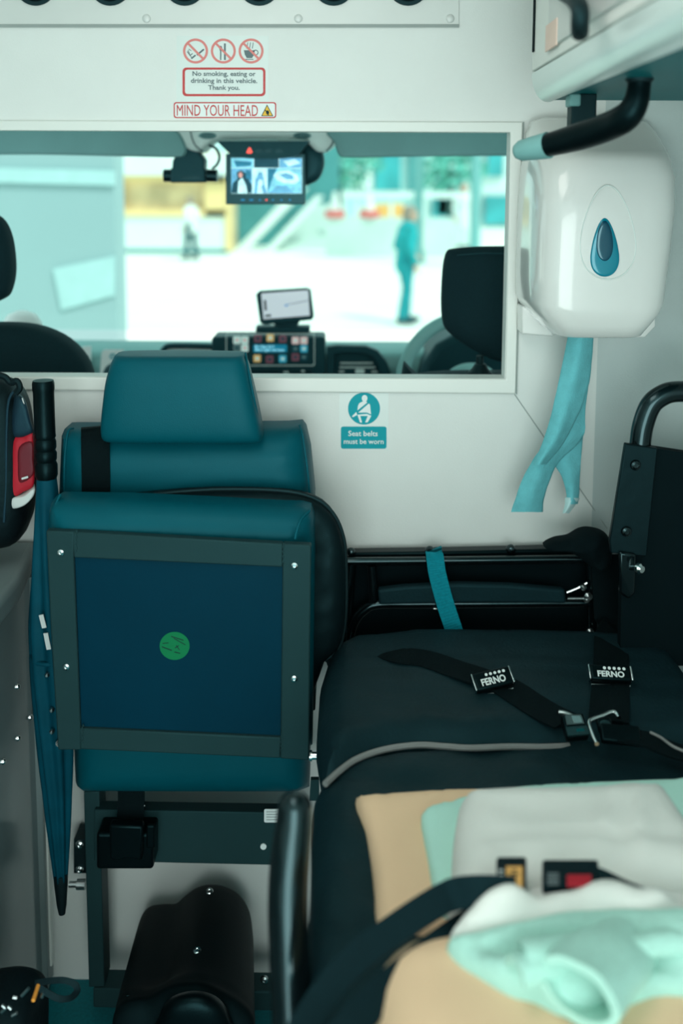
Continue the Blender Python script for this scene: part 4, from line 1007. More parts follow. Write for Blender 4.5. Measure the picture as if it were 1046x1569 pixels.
# pivot pins and lower structure
b = B(); cyl(b, at(470, 1158, 1.60), at(496, 1158, 1.60), .0065); cyl(b, at(474, 1158, 1.60), at(478, 1158, 1.60), .009); obj('pivot_pin', b, 'chrome', t)
b = B(); box(b, (at(476, 0, 1.72).x, 1.70, .62), (at(485, 0, 1.72).x, 1.80, .98)); obj('side_upright', b, 'frame', t, bevel=.003)
obj('side_bracket', plate([(476, 1190), (489, 1190), (489, 1222), (474, 1222)], 1.74, .01), 'frame', t)
YL = 1.80
obj('cross_panel', plate([(150, 1226), (470, 1231), (470, 1311), (150, 1304)], YL, .03), 'frame', t, bevel=.002)
lb = obj('white_label', plate(rect(404.5, 1239.5, 440, 1260, 2.5), YL - .03, .0006), 'stickwhite', t)
for k in range(4): obj('label_print', plate(rect(408, 1243.5 + 4 * k, 424 + (k % 2) * 3, 1244.3 + 4 * k), YL - .0306, .0003), 'stickgrey', lb)
obj('round_cap', plate(circ(403.5, 1296.5, 4.6, 18), YL - .03, .002), 'stickwhite', t)
b = B(); p = at(139, 1214, YL - .03); q = at(136, 1513, YL - .03)
prism(b, [at(128, 1213, YL - .02), at(152, 1213, YL - .02), at(160, 1512, YL - .02), at(136, 1513, YL - .02)], V((0, .05, 0))); obj('upright', b, 'frame', t, bevel=.002)
obj('foot_rail', plate([(152, 1484), (470, 1490), (470, 1519), (152, 1513)], YL + .03, .05), 'frame', t, bevel=.003)
screw('bolt', at(405, 1500, YL - .02), TOV, .008, 'steel', t)
b = B(); prism(b, [at(113, 1286, 1.86), at(132, 1286, 1.86), at(132, 1338, 1.86), at(113, 1338, 1.86)], V((0, .05, 0))); br = obj('side_plate', b, 'rubber', t)
for py in (1293, 1331): screw('bolt', at(122, py, 1.86), TOV, .0085, 'chrome', br)
b = B(); cyl(b, at(106, 1355, 1.82), at(130, 1355, 1.82), .006); cyl(b, at(118, 1355, 1.82), at(131, 1355, 1.82), .010); obj('hinge_pin', b, 'steel', t)
# belt reel
rl = obj('belt_reel', plate(rect(158, 1249, 243, 1303, 5), 1.775, .055), 'blacksemi', t, bevel=.006, seg=3)
obj('reel_cover', plate([(171, 1254), (222, 1256), (220, 1309), (208, 1306), (196, 1305), (184, 1309), (172, 1306)], 1.722, .02), 'blacksemi', rl, bevel=.004)
obj('reel_cap', plate(rect(225, 1261, 238, 1296, 3), 1.722, .008), 'blacksemi', rl, bevel=.003)
b = B(); ribbon(b, [at(201, 1205, 1.76), at(201, 1230, 1.755), at(199, 1258, 1.74)], .05, .003, TOV); obj('reel_strap', b, 'blackfab', rl)
b = B(); tube(b, [at(180, 1237, 1.752), at(222, 1234.5, 1.752)], .001, 6); obj('strap_stitch', b, 'steel', rl)

# ================================================================ moulded floor cover
t = thing('floor_cover', 'black moulded plastic cover with two screws standing on the floor below the seat', 'cover', at(285, 1560, 1.7))
def crow(Y, pts, z0=FZ):
    P = [at(x, y, Y) for x, y in pts]; return [V((P[0].x, Y, z0))] + P + [V((P[-1].x, Y, z0))]
A0 = [(204, 1450), (214, 1412), (222, 1396), (233, 1388), (252, 1385), (270, 1384), (283, 1373), (301, 1361), (322, 1357), (344, 1360), (366, 1373), (380, 1396), (385, 1430)]
def shift(r, dy, f=1.0, dx=0, cxp=295): return [((x - cxp) * f + cxp + dx, y + dy) for x, y in r]
A1 = [(200, 1462), (210, 1424), (219, 1406), (231, 1398), (252, 1396), (272, 1394), (285, 1382), (303, 1369), (322, 1365), (345, 1368), (368, 1382), (383, 1406), (388, 1440)]
A2 = [(181, 1530), (186, 1512), (196, 1498), (212, 1494), (236, 1496), (258, 1490), (276, 1478), (298, 1468), (318, 1468), (342, 1474), (368, 1490), (386, 1512), (390, 1540)]
A3 = [(174, 1560), (179, 1540), (190, 1527), (208, 1522), (228, 1520), (246, 1512), (266, 1502), (292, 1498), (316, 1500), (340, 1510), (366, 1524), (386, 1544), (391, 1568)]
A4 = [(170, 1590), (174, 1568), (186, 1556), (204, 1550), (226, 1548), (246, 1538), (268, 1530), (294, 1527), (318, 1530), (342, 1538), (366, 1552), (386, 1570), (391, 1592)]
A5 = [(170, 1690), (174, 1672), (186, 1664), (204, 1662), (226, 1660), (246, 1656), (268, 1652), (294, 1650), (318, 1652), (342, 1656), (366, 1662), (386, 1672), (391, 1692)]
rows = [crow(1.86, A0), crow(1.82, A1), crow(1.60, A2), crow(1.535, A3), crow(1.50, A4), crow(1.47, A5)]
fine = []
for c in range(len(rows[0])): fine.append([rows[r][c] for r in range(len(rows))])
dense = []
for r in rows:
    s = [r[0]] + smooth_path(r[1:-1], 4) + [r[-1]]; dense.append(s)
cols = [smooth_path([d[c] for d in dense], 4) for c in range(len(dense[0]))]
obj('cover_shell', loft([[cols[c][i] for c in range(len(cols))] for i in range(len(cols[0]))]), 'coverplastic', t, angle=50)
screw('screw', at(321, 1367, 1.815), V((0, -.6, .8)), .0075, 'chrome', t)
screw('screw', at(302, 1458, 1.62), V((0, -.4, .9)), .0075, 'chrome', t)
b = dome([at(px, py, 1.485) for px, py in ((236, 1600), (246, 1552), (262, 1528), (296, 1518), (330, 1526), (350, 1552), (358, 1600), (300, 1640))], V((0, -1, .5)), .035, 3, k=4); obj('front_lobe', b, 'blacksemi', t)
# embossed plate on the cover's left shoulder
b = B(); obox(b, at(207, 1534, 1.528), EX, V((0, .6, .8)), V((0, -.8, .6)), .03, .016, .002); obj('maker_plate', b, 'frame', t)
# ================================================================ stretcher
MZ = .745
t = thing('stretcher', 'black ambulance stretcher with dark mattress beside the teal seat', 'stretcher', V((.3, 1.3, FZ)))
xl, xr = -.035, .60
# base frame under the mattress
b = B(); box(b, (xl + .03, .55, .56), (xr - .03, 1.84, .60)); obj('bed_frame', b, 'blackgloss', t, bevel=.006)
for x in (xl + .09, xr - .09):
    for y in (.75, 1.74):
        b = B(); cyl(b, V((x, y, .57)), V((x, y, FZ + .11)), .018); lg = obj('leg', b, 'blackgloss', t)
        b = B(); cyl(b, V((x - .018, y, FZ + .06)), V((x + .018, y, FZ + .06)), .06, 24); obj('wheel', b, 'rubber', lg)
# lower mattress
def rrect(x0, y0, x1, y1, r, z, n=6):
    out = []
    for cx_, cy_, a0 in ((x1 - r, y0 + r, -90), (x1 - r, y1 - r, 0), (x0 + r, y1 - r, 90), (x0 + r, y0 + r, 180)):
        for k in range(n + 1):
            a = math.radians(a0 + 90 * k / n); out.append(V((cx_ + r * math.cos(a), cy_ + r * math.sin(a), z)))
    return out
def dens(P, step=.03):
    out = []
    for i, p in enumerate(P):
        q = P[(i + 1) % len(P)]; n = max(1, int((q - p).length / step))
        for k in range(n): out.append(p.lerp(q, k / n))
    return out
def wr_m(p, s): return (.011 * fbm(p, 8, 2) + .004 * noise.noise(V((p.x * 6, p.y * 40, 0)))) * s
low = [(480, 1236), (492, 1216), (540, 1190), (700, 1160), (900, 1150), (1120, 1150)]
P = [atz(x, y, .675) for x, y in ((478, 1262), (484, 1238), (500, 1214), (540, 1196), (640, 1180), (780, 1160), (900, 1150))]
P += [V((.60, P[-1].y, .675)), V((.60, .50, .675)), V((-.03, .50, .675)), V((-.036, .95, .675)), V((-.036, 1.15, .675))]
o = obj('mattress', puff(smooth_path(P, 3, True), UP, .045, .035, .018, .09, wr_m), 'mattress2', t)
# far cushion with piped hem
zc = .70
hem = [(498, 1196), (520, 1176), (548, 1157), (590, 1143), (640, 1136.5), (680, 1138.5), (720, 1141), (780, 1139), (830, 1139.5), (872, 1138)]
HP = [atz(x, y, .728) for x, y in hem]
P = [V((p.x, p.y, zc)) for p in HP] + [V((.50, HP[-1].y - .005, zc)), V((.60, HP[-1].y, zc)), V((.60, 1.77, zc)), V((.35, 1.795, zc)), V((.14, 1.79, zc)), V((.02, 1.765, zc)), V((-.018, 1.72, zc)), V((-.034, 1.60, zc)), V((-.036, 1.46, zc))]
def wr_c(p, s):
    near = math.exp(-((p.y - HP[0].y) / .14) ** 2)
    return (.004 * fbm(p, 7, 5) + .0025 * noise.noise(V((p.x * 5 + p.y * 9, p.y * 34, 1))) + near * .006 * noise.noise(V((p.x * 22 + p.y * 20, p.y * 9, 3)))) * s
cu = obj('backrest_cushion', puff(P, UP, .048, .04, .016, .03, wr_c), 'mattress', t)
b = B(); tube(b, smooth_path([p + V((0, -.002, -.004)) for p in HP], 5), .0048, 8); obj('hem_piping', b, 'piping', cu)
b = B(); ribbon(b, smooth_path([p + V((0, .004, -.024)) for p in HP], 5), .03, .006, V((0, -1, .1))); obj('hem_edge', b, 'mattress2', cu)
# far end rails
YR = 1.845
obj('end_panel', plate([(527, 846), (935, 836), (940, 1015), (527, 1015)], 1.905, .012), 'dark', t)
obj('top_strip', plate([(530, 839), (700, 836.5), (850, 833), (930, 832), (930, 856), (530, 860)], 1.90, .03), 'blacksemi', t, bevel=.004)
for px, py in ((537.5, 846), (658, 843.5), (782, 841)):
    b = B(); lathe(b, [(.0095, 0), (.0095, .004), (.006, .009), (.002, .010)], at(px, py, 1.87), TOV, 18); obj('bolt', b, 'blackgloss', t)
def rail(pts, Y, r, m='blackgloss', name='rail', k=5):
    b = B(); tube(b, smooth_path([at(x, y, Y) for x, y in pts], k), r, 14); return obj(name, b, m, t)
rail([(531, 860), (650, 859), (780, 857.5), (890, 856)], YR, .0075)
rail([(536, 1010), (537, 975), (545, 950), (558, 935), (578, 926), (640, 925), (780, 924), (905, 923)], YR, .0095)
rail([(569, 866), (571, 890), (572, 922)], YR, .009, name='upright')
rail([(531, 992), (650, 990.5), (800, 988), (930, 986)], YR, .0045)
rail([(537, 862), (532, 930), (531, 1010)], YR + .01, .012, name='upright')
rail([(905, 862), (908, 930), (910, 1005)], YR, .012, name='upright')
rail([(920, 862), (925, 940), (930, 1010)], YR, .010, name='upright')
lv = [(578, 898), (620, 893), (700, 889), (780, 891), (862, 898), (864, 919), (800, 918), (700, 918), (580, 921)]
obj('release_lever', plate(lv, 1.845, .02), 'mattress', t, bevel=.005, seg=3)
b = B(); tube(b, smooth_path([at(x, y, 1.835) for x, y in ((868, 908), (885, 901), (899, 893))], 5), .0022, 8); obj('lever_wire', b, 'chrome', t)
for x, y, r in ((893, 899, .006), (900, 913, .008), (898, 918, .006), (903, 967, .007), (905, 980, .006)):
    b = B(); lathe(b, [(r, 0), (r, .005), (r * .4, .009)], at(x, y, 1.828), TOV, 14); obj('fastener', b, 'steel', t)
rail([(869, 917), (895, 917)], 1.83, .003, 'steel', name='pin')
rail([(664, 932.5), (673, 932.5)], 1.835, .002, 'chrome', name='pin')
b = B(); tube(b, smooth_path([at(x, y, 1.72) for x, y in ((521, 992), (508, 996), (503, 1008), (506, 1021), (516, 1027), (524, 1018))], 5), .0042, 10); obj('side_loop', b, 'rubber', t)
rail([(506, 996), (524, 992)], 1.72, .007, 'rubber', name='loop_pin')
obj('side_clamp', plate(rect(491, 1070, 506, 1146, 3), 1.70, .05), 'blacksemi', t, bevel=.004)
# foreground side rail, its own curved tube
t2 = t
b = B(); hp = smooth_path([at(x, y, yy) for x, y, yy in ((451, 1240, 1.06), (450, 1262, 1.055), (446, 1300, 1.045), (442, 1345, 1.035), (441, 1400, 1.02), (444, 1480, 1.0), (447, 1560, .985), (450, 1660, .965), (452, 1800, .94))], 6)
rr = [.0200 + .0025 * min(1, i / 16) for i in range(len(hp))]
tube(b, hp, rr, 20)
for k in range(1): bmesh.ops.create_uvsphere(b, u_segments=20, v_segments=12, radius=.0200, matrix=Matrix.Translation(hp[0]))
obj('side_rail', b, 'blackgloss', t, angle=60)
b = B(); cyl(b, at(450, 1800, .94), V((-.02, .94, .58)), .018); obj('rail_mount', b, 'blackgloss', t)
# buckles and harness
def buckle(c, ex, ey, wd, dp, ht, lab, names):
    ez = ex.cross(ey).normalized()
    tt = thing('harness_strap', lab, 'strap', c, 'stretcher harness straps')
    return tt, ez
def on(x, y, z=MZ): return atz(x, y, z)
# strap one: left shoulder strap across the cushion
c1 = on(755, 1041, .757)
t = thing('harness_strap', 'black harness strap with tilted buckle lying across the cushion from the left', 'strap', c1, 'stretcher harness straps')
pth = smooth_path([on(x, y, z) for x, y, z in ((560, 988, .715), (585, 996, .738), (612, 1004, .7495), (650, 1009, .7505), (695, 1024, .7505), (735, 1037, .752), (775, 1052, .752), (806, 1072, .7505), (835, 1090, .7505), (868, 1106, .752))], 5)
b = B(); ribbon(b, pth, .058, .0026, UP); obj('webbing', b, 'blackfab', t)
def mk_buckle(t, c, ex, wd, dp, ht, fs):
    ez = (UP + V((0, -.75, 0))).normalized(); ex = (ex - ez * ex.dot(ez)).normalized(); ey = ez.cross(ex)
    b = B(); obox(b, c, ex, ey, ez, wd, dp, ht); bk = obj('buckle', b, 'blacksemi', t, bevel=.004, seg=3)
    for s in (-1, 1):
        b = B(); obox(b, c + ex * (s * (wd / 2 + .001)), ex, ey, ez, .003, dp * .95, ht * 1.1); obj('buckle_end', b, 'chrome', bk, bevel=.001)
    b = B(); cyl(b, c - ex * wd * .48 - ey * dp * .62 - ez * ht * .4, c + ex * wd * .48 - ey * dp * .62 - ez * ht * .4, .0016, 10); obj('buckle_bar', b, 'steel', bk)
    tc = c + ez * (ht / 2)
    text('lettering', 'FERNO', 'stickwhite', tc - ey * dp * .12, ex, ey, wd * .66 * fs, dp * .40, bk, bold=.03)
    b = B()
    for k in range(5):
        p = tc + ey * dp * .26 + ex * (wd * (.1 + .12 * (k - 2)))
        lathe(b, [(wd * .04, 0), (wd * .04, .0005)], p, ez, 12)
    obj('badge_row', b, 'stickwhite', bk)
    return bk
mk_buckle(t, on(754, 1042, .764), V((1, .30, 0)), .062, .030, .014, 1)
# centre clasp
cc = on(878, 1112, .762)
def clasp_box(x, y, z, exv, wd, dp, ht, m, nm, par, bev=.003):
    ez = (UP + V((0, -.6, 0))).normalized(); ex = (exv - ez * exv.dot(ez)).normalized(); ey = ez.cross(ex)
    b = B(); c = on(x, y, z); obox(b, c, ex, ey, ez, wd, dp, ht); return obj(nm, b, m, par, bevel=bev), c, ex, ey, ez
cl, c, ex, ey, ez = clasp_box(880, 1115, .764, V((1, .1, 0)), .034, .036, .016, 'blacksemi', 'clasp', t)
obj('clasp_face', prism(B(), [c + ez * .008 + ex * a + ey * d for a, d in ((-.013, .0), (.013, .0), (.012, .014), (-.012, .015))], ez * .002), 'steel', cl)
obj('clasp_label', prism(B(), [c + ez * .010 + ex * a + ey * d for a, d in ((-.002, .002), (.011, .002), (.010, .012), (-.003, .013))], ez * .0006), 'btn_grey', cl)
obj('clasp_base', prism(B(), [c + ez * .008 + ex * a + ey * d for a, d in ((-.016, -.017), (.016, -.017), (.016, -.004), (-.016, -.004))], ez * .003), 'frame', cl)
obj('clasp_slot', prism(B(), [c + ez * .011 + ex * a + ey * d for a, d in ((-.002, -.013), (.010, -.012), (.010, -.008), (-.002, -.008))], ez * .0006), 'chrome', cl)
b = B(); tube(b, smooth_path([on(x, y, .772) for x, y in ((856, 1091), (866, 1093), (878, 1098), (890, 1104))], 4), .0035, 10); obj('clasp_lever', b, 'steel', cl)
# strap two: hangs from the far end, down the right side
c2 = on(934, 1032, .757)
t = thing('harness_strap', 'black harness strap with level buckle hanging from the far rail beside the carry chair', 'strap', c2, 'stretcher harness straps')
pth = smooth_path([at(930, 850, 1.80), at(932, 900, 1.80), at(935, 960, 1.79), on(936, 1000, .752), on(936, 1030, .752), on(934, 1070, .752), on(932, 1104, .752)], 5)
b = B(); ribbon(b, pth, .060, .0028, [V((0, -1, .1))] * 12 + [V((0, -.5, .9))] * 6 + [UP] * 20); obj('webbing', b, 'blackfab', t)
mk_buckle(t, on(934, 1033, .766), V((1, -.06, 0)), .066, .026, .014, 1)
b = B(); tube(b, smooth_path([on(x, y, .770) for x, y in ((914, 1140), (908, 1126), (902, 1108), (908, 1102), (922, 1097), (936, 1091), (944, 1093), (948, 1100))], 5), .0032, 10); obj('ring_bar', b, 'chrome', t)
o, c, ex, ey, ez = clasp_box(926, 1112, .762, V((1, 0, 0)), .022, .022, .010, 'blacksemi', 'ring_block', t)
b = dome([c + ez * .006 + ex * (.008 * math.cos(a)) + ey * (.006 * math.sin(a)) for a in (2 * math.pi * k / 16 for k in range(16))], ez, .002, 2, k=1); obj('badge', b, 'frame', o)
# strap three runs right over the hem
t = thing('harness_strap', 'black harness strap running right from the open clasp over the hem', 'strap', on(970, 1130, .75), 'stretcher harness straps')
o, c, ex, ey, ez = clasp_box(950, 1126, .760, V((1, -.12, 0)), .058, .028, .012, 'blacksemi', 'sleeve', t)
b = B(); ribbon(b, smooth_path([on(x, y, z) for x, y, z in ((925, 1122, .757), (985, 1132, .757), (1010, 1142, .752), (1046, 1154, .750), (1100, 1160, .748))], 5), .040, .004, UP); obj('webbing', b, 'blackfab', t)
b = B(); tube(b, smooth_path([on(x, y, .768) for x, y in ((996, 1122), (1012, 1130), (1030, 1143), (1050, 1152))], 4), .002, 8); obj('edge_seam', b, 'piping', t)
# teal strap over the end rail
t = thing('webbing_strap', 'bright teal webbing strap hanging over the black end rails', 'strap', at(684, 920, 1.82))
b = B(); ribbon(b, smooth_path([at(664, 842, 1.862), at(666, 852, 1.832), at(670, 880, 1.82), at(682, 925, 1.815), at(695, 965, 1.808), at(705, 998, 1.79)], 6), .033, .0022, TOV); s1 = obj('webbing', b, 'tealstrap', t)
b = B()
pp = smooth_path([at(664, 845, 1.855), at(666, 852, 1.8305), at(670, 880, 1.8185), at(682, 925, 1.8135), at(695, 965, 1.8065), at(705, 998, 1.7885)], 10)
for k in range(0, len(pp)):
    d = (pp[min(k + 1, len(pp) - 1)] - pp[max(k - 1, 0)]).normalized(); s = d.cross(TOV).normalized(); cyl(b, pp[k] - s * .0155, pp[k] + s * .0155, .0009, 6)
obj('woven_ribs', b, 'tealstrap', s1)
# cloth bundle
b = dome([at(x, y, 1.80) for x, y in ((832, 836), (846, 826), (868, 822), (888, 811), (905, 809), (925, 815), (934, 830), (934, 860), (920, 872), (900, 862), (870, 842))], TOV, .04, 2.6, .03, wr=lambda p, s: .012 * fbm(p, 22, 1) * min(1, (1 - s) * 5))
o = obj('cloth_bundle', b, 'blackfab'); tag(o, 'black cloth bundle on the end rail left of the carry chair', 'cloth')

# ================================================================ carry chair
t = thing('carry_chair', 'folded black carry chair with looped tube handle standing against the right wall', 'chair', at(1000, 1005, 1.70))
YK = 1.71
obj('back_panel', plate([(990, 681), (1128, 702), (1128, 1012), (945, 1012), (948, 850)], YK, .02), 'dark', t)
sp = obj('side_plate', plate([(955, 677), (960, 678), (1004, 684), (987, 849), (933, 844), (931, 825)], YK - .02, .012), 'shell', t, bevel=.002)
b = B(); tube(b, smooth_path([at(x, y, YK - .01) for x, y in ((972, 840), (976, 720), (980, 682), (985, 650), (997, 620), (1016, 605), (1036, 600), (1066, 602), (1090, 614), (1106, 645), (1110, 700), (1110, 850))], 8), .0185, 18); obj('loop_handle', b, 'blackgloss', t)
for px, py in ((973, 712.5), (959, 814)): screw('screw', at(px, py, YK - .032), TOV, .0095, 'blackgloss', sp)
b = B(); cyl(b, at(963, 870, YK - .035), at(977, 870, YK - .06), .0042); lathe(b, [(.009, 0), (.0095, .006), (.006, .010)], at(977, 870, YK - .06), V((.5, -.85, 0)), 16); obj('lock_knob', b, 'chrome', t)
obj('catch_block', plate([(946, 842), (972, 846), (970, 905), (960, 915), (946, 905)], YK - .03, .012), 'blackgloss', t, bevel=.004)

# ================================================================ bedding on the stretcher
def soft(pts, z, H, R, name, m, lab, cat, wr=None, back=.02, par=None, step=.013, pw=2.0, k=2):
    o = obj(name, puff([atz(x, y, z) for x, y in pts], UP, H, R, step, back, wr, pw, k), m, par, angle=75)
    if lab: tag(o, lab, cat)
    return o
soft([(546, 1240), (545, 1228), (554, 1231), (600, 1228), (660, 1224), (720, 1222), (900, 1221), (1060, 1221), (1080, 1300), (1080, 1430), (800, 1440), (600, 1440), (577, 1420), (574, 1370), (568, 1320), (559, 1276)], .722, .022, .02, 'peach_blanket', 'peach', 'folded flat peach blanket at the far end of the bedding', 'blanket', lambda p, t: .003 * fbm(p, 9, 2) * t)
soft([(645, 1262), (648, 1250), (660, 1241), (700, 1230), (760, 1216), (850, 1208), (960, 1203), (1030, 1201), (1075, 1203), (1085, 1300), (1080, 1400), (682, 1400), (666, 1380), (656, 1320)], .748, .012, .012, 'mint_sheet', 'mint', 'folded pale mint sheet lying between peach blanket and white sheet', 'sheet', lambda p, t: .002 * fbm(p, 9, 4) * t)
xa, xb = atz(980, 1290, .80), atz(716, 1280, .80)
def wr_s(p, t):
    r = .007 * math.exp(-((p.x - xa.x - .25 * (p.y - xa.y)) / .010) ** 2) + .006 * math.exp(-((p.x - xa.x + .045 - .5 * (p.y - xa.y)) / .008) ** 2)
    r += .006 * math.exp(-((p.x - xb.x + .2 * (p.y - xb.y)) / .009) ** 2) - .004 * math.exp(-((p.y - xb.y + .02) / .006) ** 2)
    return (r + .007 * fbm(p, 9, 6)) * t
soft([(703, 1256), (711, 1247), (730, 1243), (850, 1240), (960, 1237), (1008, 1234), (1026, 1246), (1056, 1292), (1090, 1340), (1085, 1410), (720, 1410), (696, 1390), (691, 1340), (696, 1280)], .765, .05, .05, 'white_sheet', 'linen', 'folded white sheet on top of the mint sheet', 'sheet', wr_s, pw=2.4)
# straps across the bedding
t = thing('bed_strap', 'dark strap rising from the left rail over the peach blanket to the orange buckle', 'strap', on(650, 1400, .76))
sp_ = smooth_path([on(x, y, z) for x, y, z in ((430, 1640, .74), (490, 1535, .765), (545, 1470, .785), (600, 1428, .80), (650, 1394, .815), (690, 1372, .828), (730, 1366, .836), (790, 1368, .838))], 6)
b = B(); ribbon(b, sp_, .030, .003, [V((.1, -.5, 1))] * 30 + [V((0, -.8, .6))] * 20); obj('webbing', b, 'strapdk', t)
def fbuck(x0, y0, x1, y1, z, m, par, name, ht=.012, bev=.003):
    a, c_, d, e = on(x0, y1, z), on(x1, y1, z), on(x1, y0, z), on(x0, y0, z)
    b = B(); n_ = (c_ - a).cross(e - a).normalized(); prism(b, [a, c_, d, e], n_ * ht); return obj(name, b, m, par, bevel=bev)
zb = .828
bk = fbuck(760, 1327, 806, 1372, zb, 'strapdk', t, 'buckle')
fbuck(775, 1329, 800, 1362, zb + .012, 'carorange', bk, 'orange_label', .0015, 0)
for k, (x0, y0, x1, y1) in enumerate(((783, 1333, 792, 1335), (781, 1339, 794, 1341), (786, 1343, 790, 1354), (782, 1356, 792, 1358))):
    fbuck(x0, y0, x1, y1, zb + .0136, 'ink', bk, 'label_print', .0006, 0)
for k in range(4): fbuck(763, 1333 + 7 * k, 771, 1336 + 7 * k, zb + .012, 'reflect', bk, 'label_print', .0006, 0)
t = thing('bed_strap', 'dark lower strap twisting from the left edge under the white towel', 'strap', on(620, 1470, .75))
sp_ = smooth_path([on(x, y, z) for x, y, z in ((450, 1680, .745), (525, 1585, .765), (588, 1520, .778), (642, 1474, .788), (692, 1436, .797), (740, 1408, .80), (800, 1402, .805))], 6)
b = B(); ribbon(b, sp_, .031, .003, V((.15, -.4, 1))); obj('webbing', b, 'strapdk', t)
t = thing('belt_buckle', 'black belt buckle with a red release button on the white sheet', 'buckle', on(880, 1345, .83))
o = fbuck(830, 1334, 916, 1372, .826, 'strapdk', t, 'buckle_body', .014)
fbuck(868, 1342, 906, 1360, .84, 'bagred', o, 'red_button', .002, .001)
for k in range(4): fbuck(838, 1338 + 5 * k, 856, 1341 + 5 * k, .84, 'stickgrey', o, 'buckle_print', .0005, 0)
b = B(); ribbon(b, smooth_path([on(x, y, .832) for x, y in ((900, 1346), (922, 1352), (950, 1366), (990, 1384))], 5), .026, .003, V((0, -.6, .8))); obj('webbing', b, 'strapdk', t)
# near peach pillow
soft([(573, 1545), (578, 1512), (596, 1488), (630, 1468), (665, 1458), (700, 1456), (800, 1458), (950, 1458), (1100, 1458), (1160, 1600), (1100, 1820), (600, 1820), (585, 1700)], .75, .05, .06, 'peach_pillow', 'peach', 'rounded peach pillow in the near foreground under the mint blanket', 'pillow', lambda p, t: .006 * fbm(p, 7, 9) * t, back=.03)
# white crumpled towel
def wr_t(p, t): return (.020 * fbm(p, 15, 12) + .008 * math.sin(p.y * 120 + 5 * p.x)) * t
soft([(688, 1452), (694, 1436), (712, 1418), (728, 1404), (752, 1394), (790, 1384), (850, 1378), (930, 1377), (1000, 1384), (1070, 1394), (1090, 1450), (960, 1470), (800, 1462), (720, 1456)], .798, .034, .03, 'white_towel', 'linen', 'crumpled white towel behind the mint blanket', 'towel', wr_t, step=.009)
# mint crumpled blanket
def wr_b(p, t):
    w_ = p.y + .10 * p.x + .012 * fbm(p, 6, 2)
    fold = .014 * math.sin(w_ * 88) + .005 * math.sin(w_ * 170 + 4 * p.x)
    return (fold + .011 * fbm(p, 12, 8)) * t
t = thing('mint_blanket', 'crumpled mint cellular blanket with a rolled fold in the near foreground', 'blanket', on(880, 1470, .80))
soft([(683, 1462), (690, 1454), (716, 1450), (760, 1444), (806, 1434), (850, 1424), (900, 1416), (960, 1410), (1020, 1404), (1080, 1402), (1130, 1440), (1110, 1535), (1046, 1530), (1000, 1534), (960, 1550), (930, 1562), (880, 1566), (850, 1558), (820, 1540), (790, 1534), (762, 1522), (728, 1500), (700, 1482)], .798, .032, .03, 'blanket_body', 'mintcell', None, None, wr_b, par=t, step=.008)
def roll(c, ax, e1, R1, R2, L, th, name, par, seed, a0=-160, a1=150, K=16, N=40):
    """hollow rolled cloth: open C section swept along ax, wandering and tapering into the blanket"""
    b = B(); f, g = [], []; ax = ax.normalized()
    for j in range(K + 1):
        s = j / K; sc = 1 - .55 * s ** 1.5; cen = c + ax * (L * s) + V((0, 0, -.018 * s)); r0, r1 = [], []
        for i in range(N + 1):
            a = math.radians(a0 + (a1 - a0) * i / N)
            for rr, extra in ((r0, th / 2), (r1, -th / 2)):
                q = cen + e1 * ((R1 + extra) * sc * math.cos(a)) + UP * ((R2 + extra) * sc * math.sin(a))
                q = q + (e1 * fbm(q, 18, seed) + UP * fbm(q, 20, seed + 3)) * .0045; rr.append(q)
        f.append([b.verts.new(q) for q in r0]); g.append([b.verts.new(q) for q in r1])
    for j in range(K):
        for i in range(N):
            b.faces.new((f[j][i], f[j][i + 1], f[j + 1][i + 1], f[j + 1][i])); b.faces.new((g[j][i], g[j + 1][i], g[j + 1][i + 1], g[j][i + 1]))
        b.faces.new((f[j][0], f[j + 1][0], g[j + 1][0], g[j][0])); b.faces.new((f[j][-1], g[j][-1], g[j + 1][-1], f[j + 1][-1]))
    for i in range(N):
        b.faces.new((f[0][i], g[0][i], g[0][i + 1], f[0][i + 1])); b.faces.new((f[-1][i], f[-1][i + 1], g[-1][i + 1], g[-1][i]))
    return obj(name, b, 'mintcell', par, angle=70)
roll(on(886, 1520, .838), V((.62, .78, -.12)), V((.78, -.62, 0)), .036, .027, .20, .009, 'rolled_fold', t, 3)
roll(on(800, 1462, .838), V((.97, .16, 0)), V((.16, -.97, 0)), .014, .010, .30, .007, 'soft_fold', t, 8, -20, 200)
roll(on(790, 1490, .832), V((.9, .40, 0)), V((.40, -.9, 0)), .014, .012, .20, .007, 'soft_fold', t, 11, -20, 200)

# ================================================================ left side: cupboard, bag, umbrella, floor bag
CXF = -.607
t = thing('side_cupboard', 'grey gloss cupboard with counter along the left wall', 'cupboard', (-.79, 1.2, FZ))
zt = .86
b = B(); box(b, (XL + .003, -.4, FZ + .03), (CXF, D - .012, zt - .05)); obj('carcass', b, 'cupboard', t)
b = B(); box(b, (XL + .003, -.4, FZ), (CXF - .03, D - .02, FZ + .03)); obj('plinth', b, 'rubber', t)
b = B(); prism(b, [V((XL + .003, -.4, zt - .05)), V((CXF + .03, -.4, zt - .05)), V((CXF + .03, 1.72, zt - .05)), V((CXF + .005, D - .012, zt - .05)), V((XL + .003, D - .012, zt - .05))], V((0, 0, .05))); obj('counter_top', b, 'counter', t, bevel=.014, seg=4)
pz = at(70, 1490, D - .03)
b = B(); box(b, (CXF - .004, D - .05, FZ + .02), (CXF + .012, D - .012, zt - .06)); obj('corner_trim', b, 'counter', t, bevel=.002)
b = B(); box(b, (CXF + .012, D - .036, FZ + .06), (CXF + .016, D - .020, zt - .06)); obj('trim_strip', b, 'trim', t)
for px, py in ((25, 1052), (45, 1099), (26, 1131), (3, 1167)):
    p = atx(px, py, CXF); b = B(); lathe(b, [(.0055, 0), (.0055, .004), (.003, .007)], p, V((1, 0, 0)), 14); obj('stud', b, 'chrome', t)
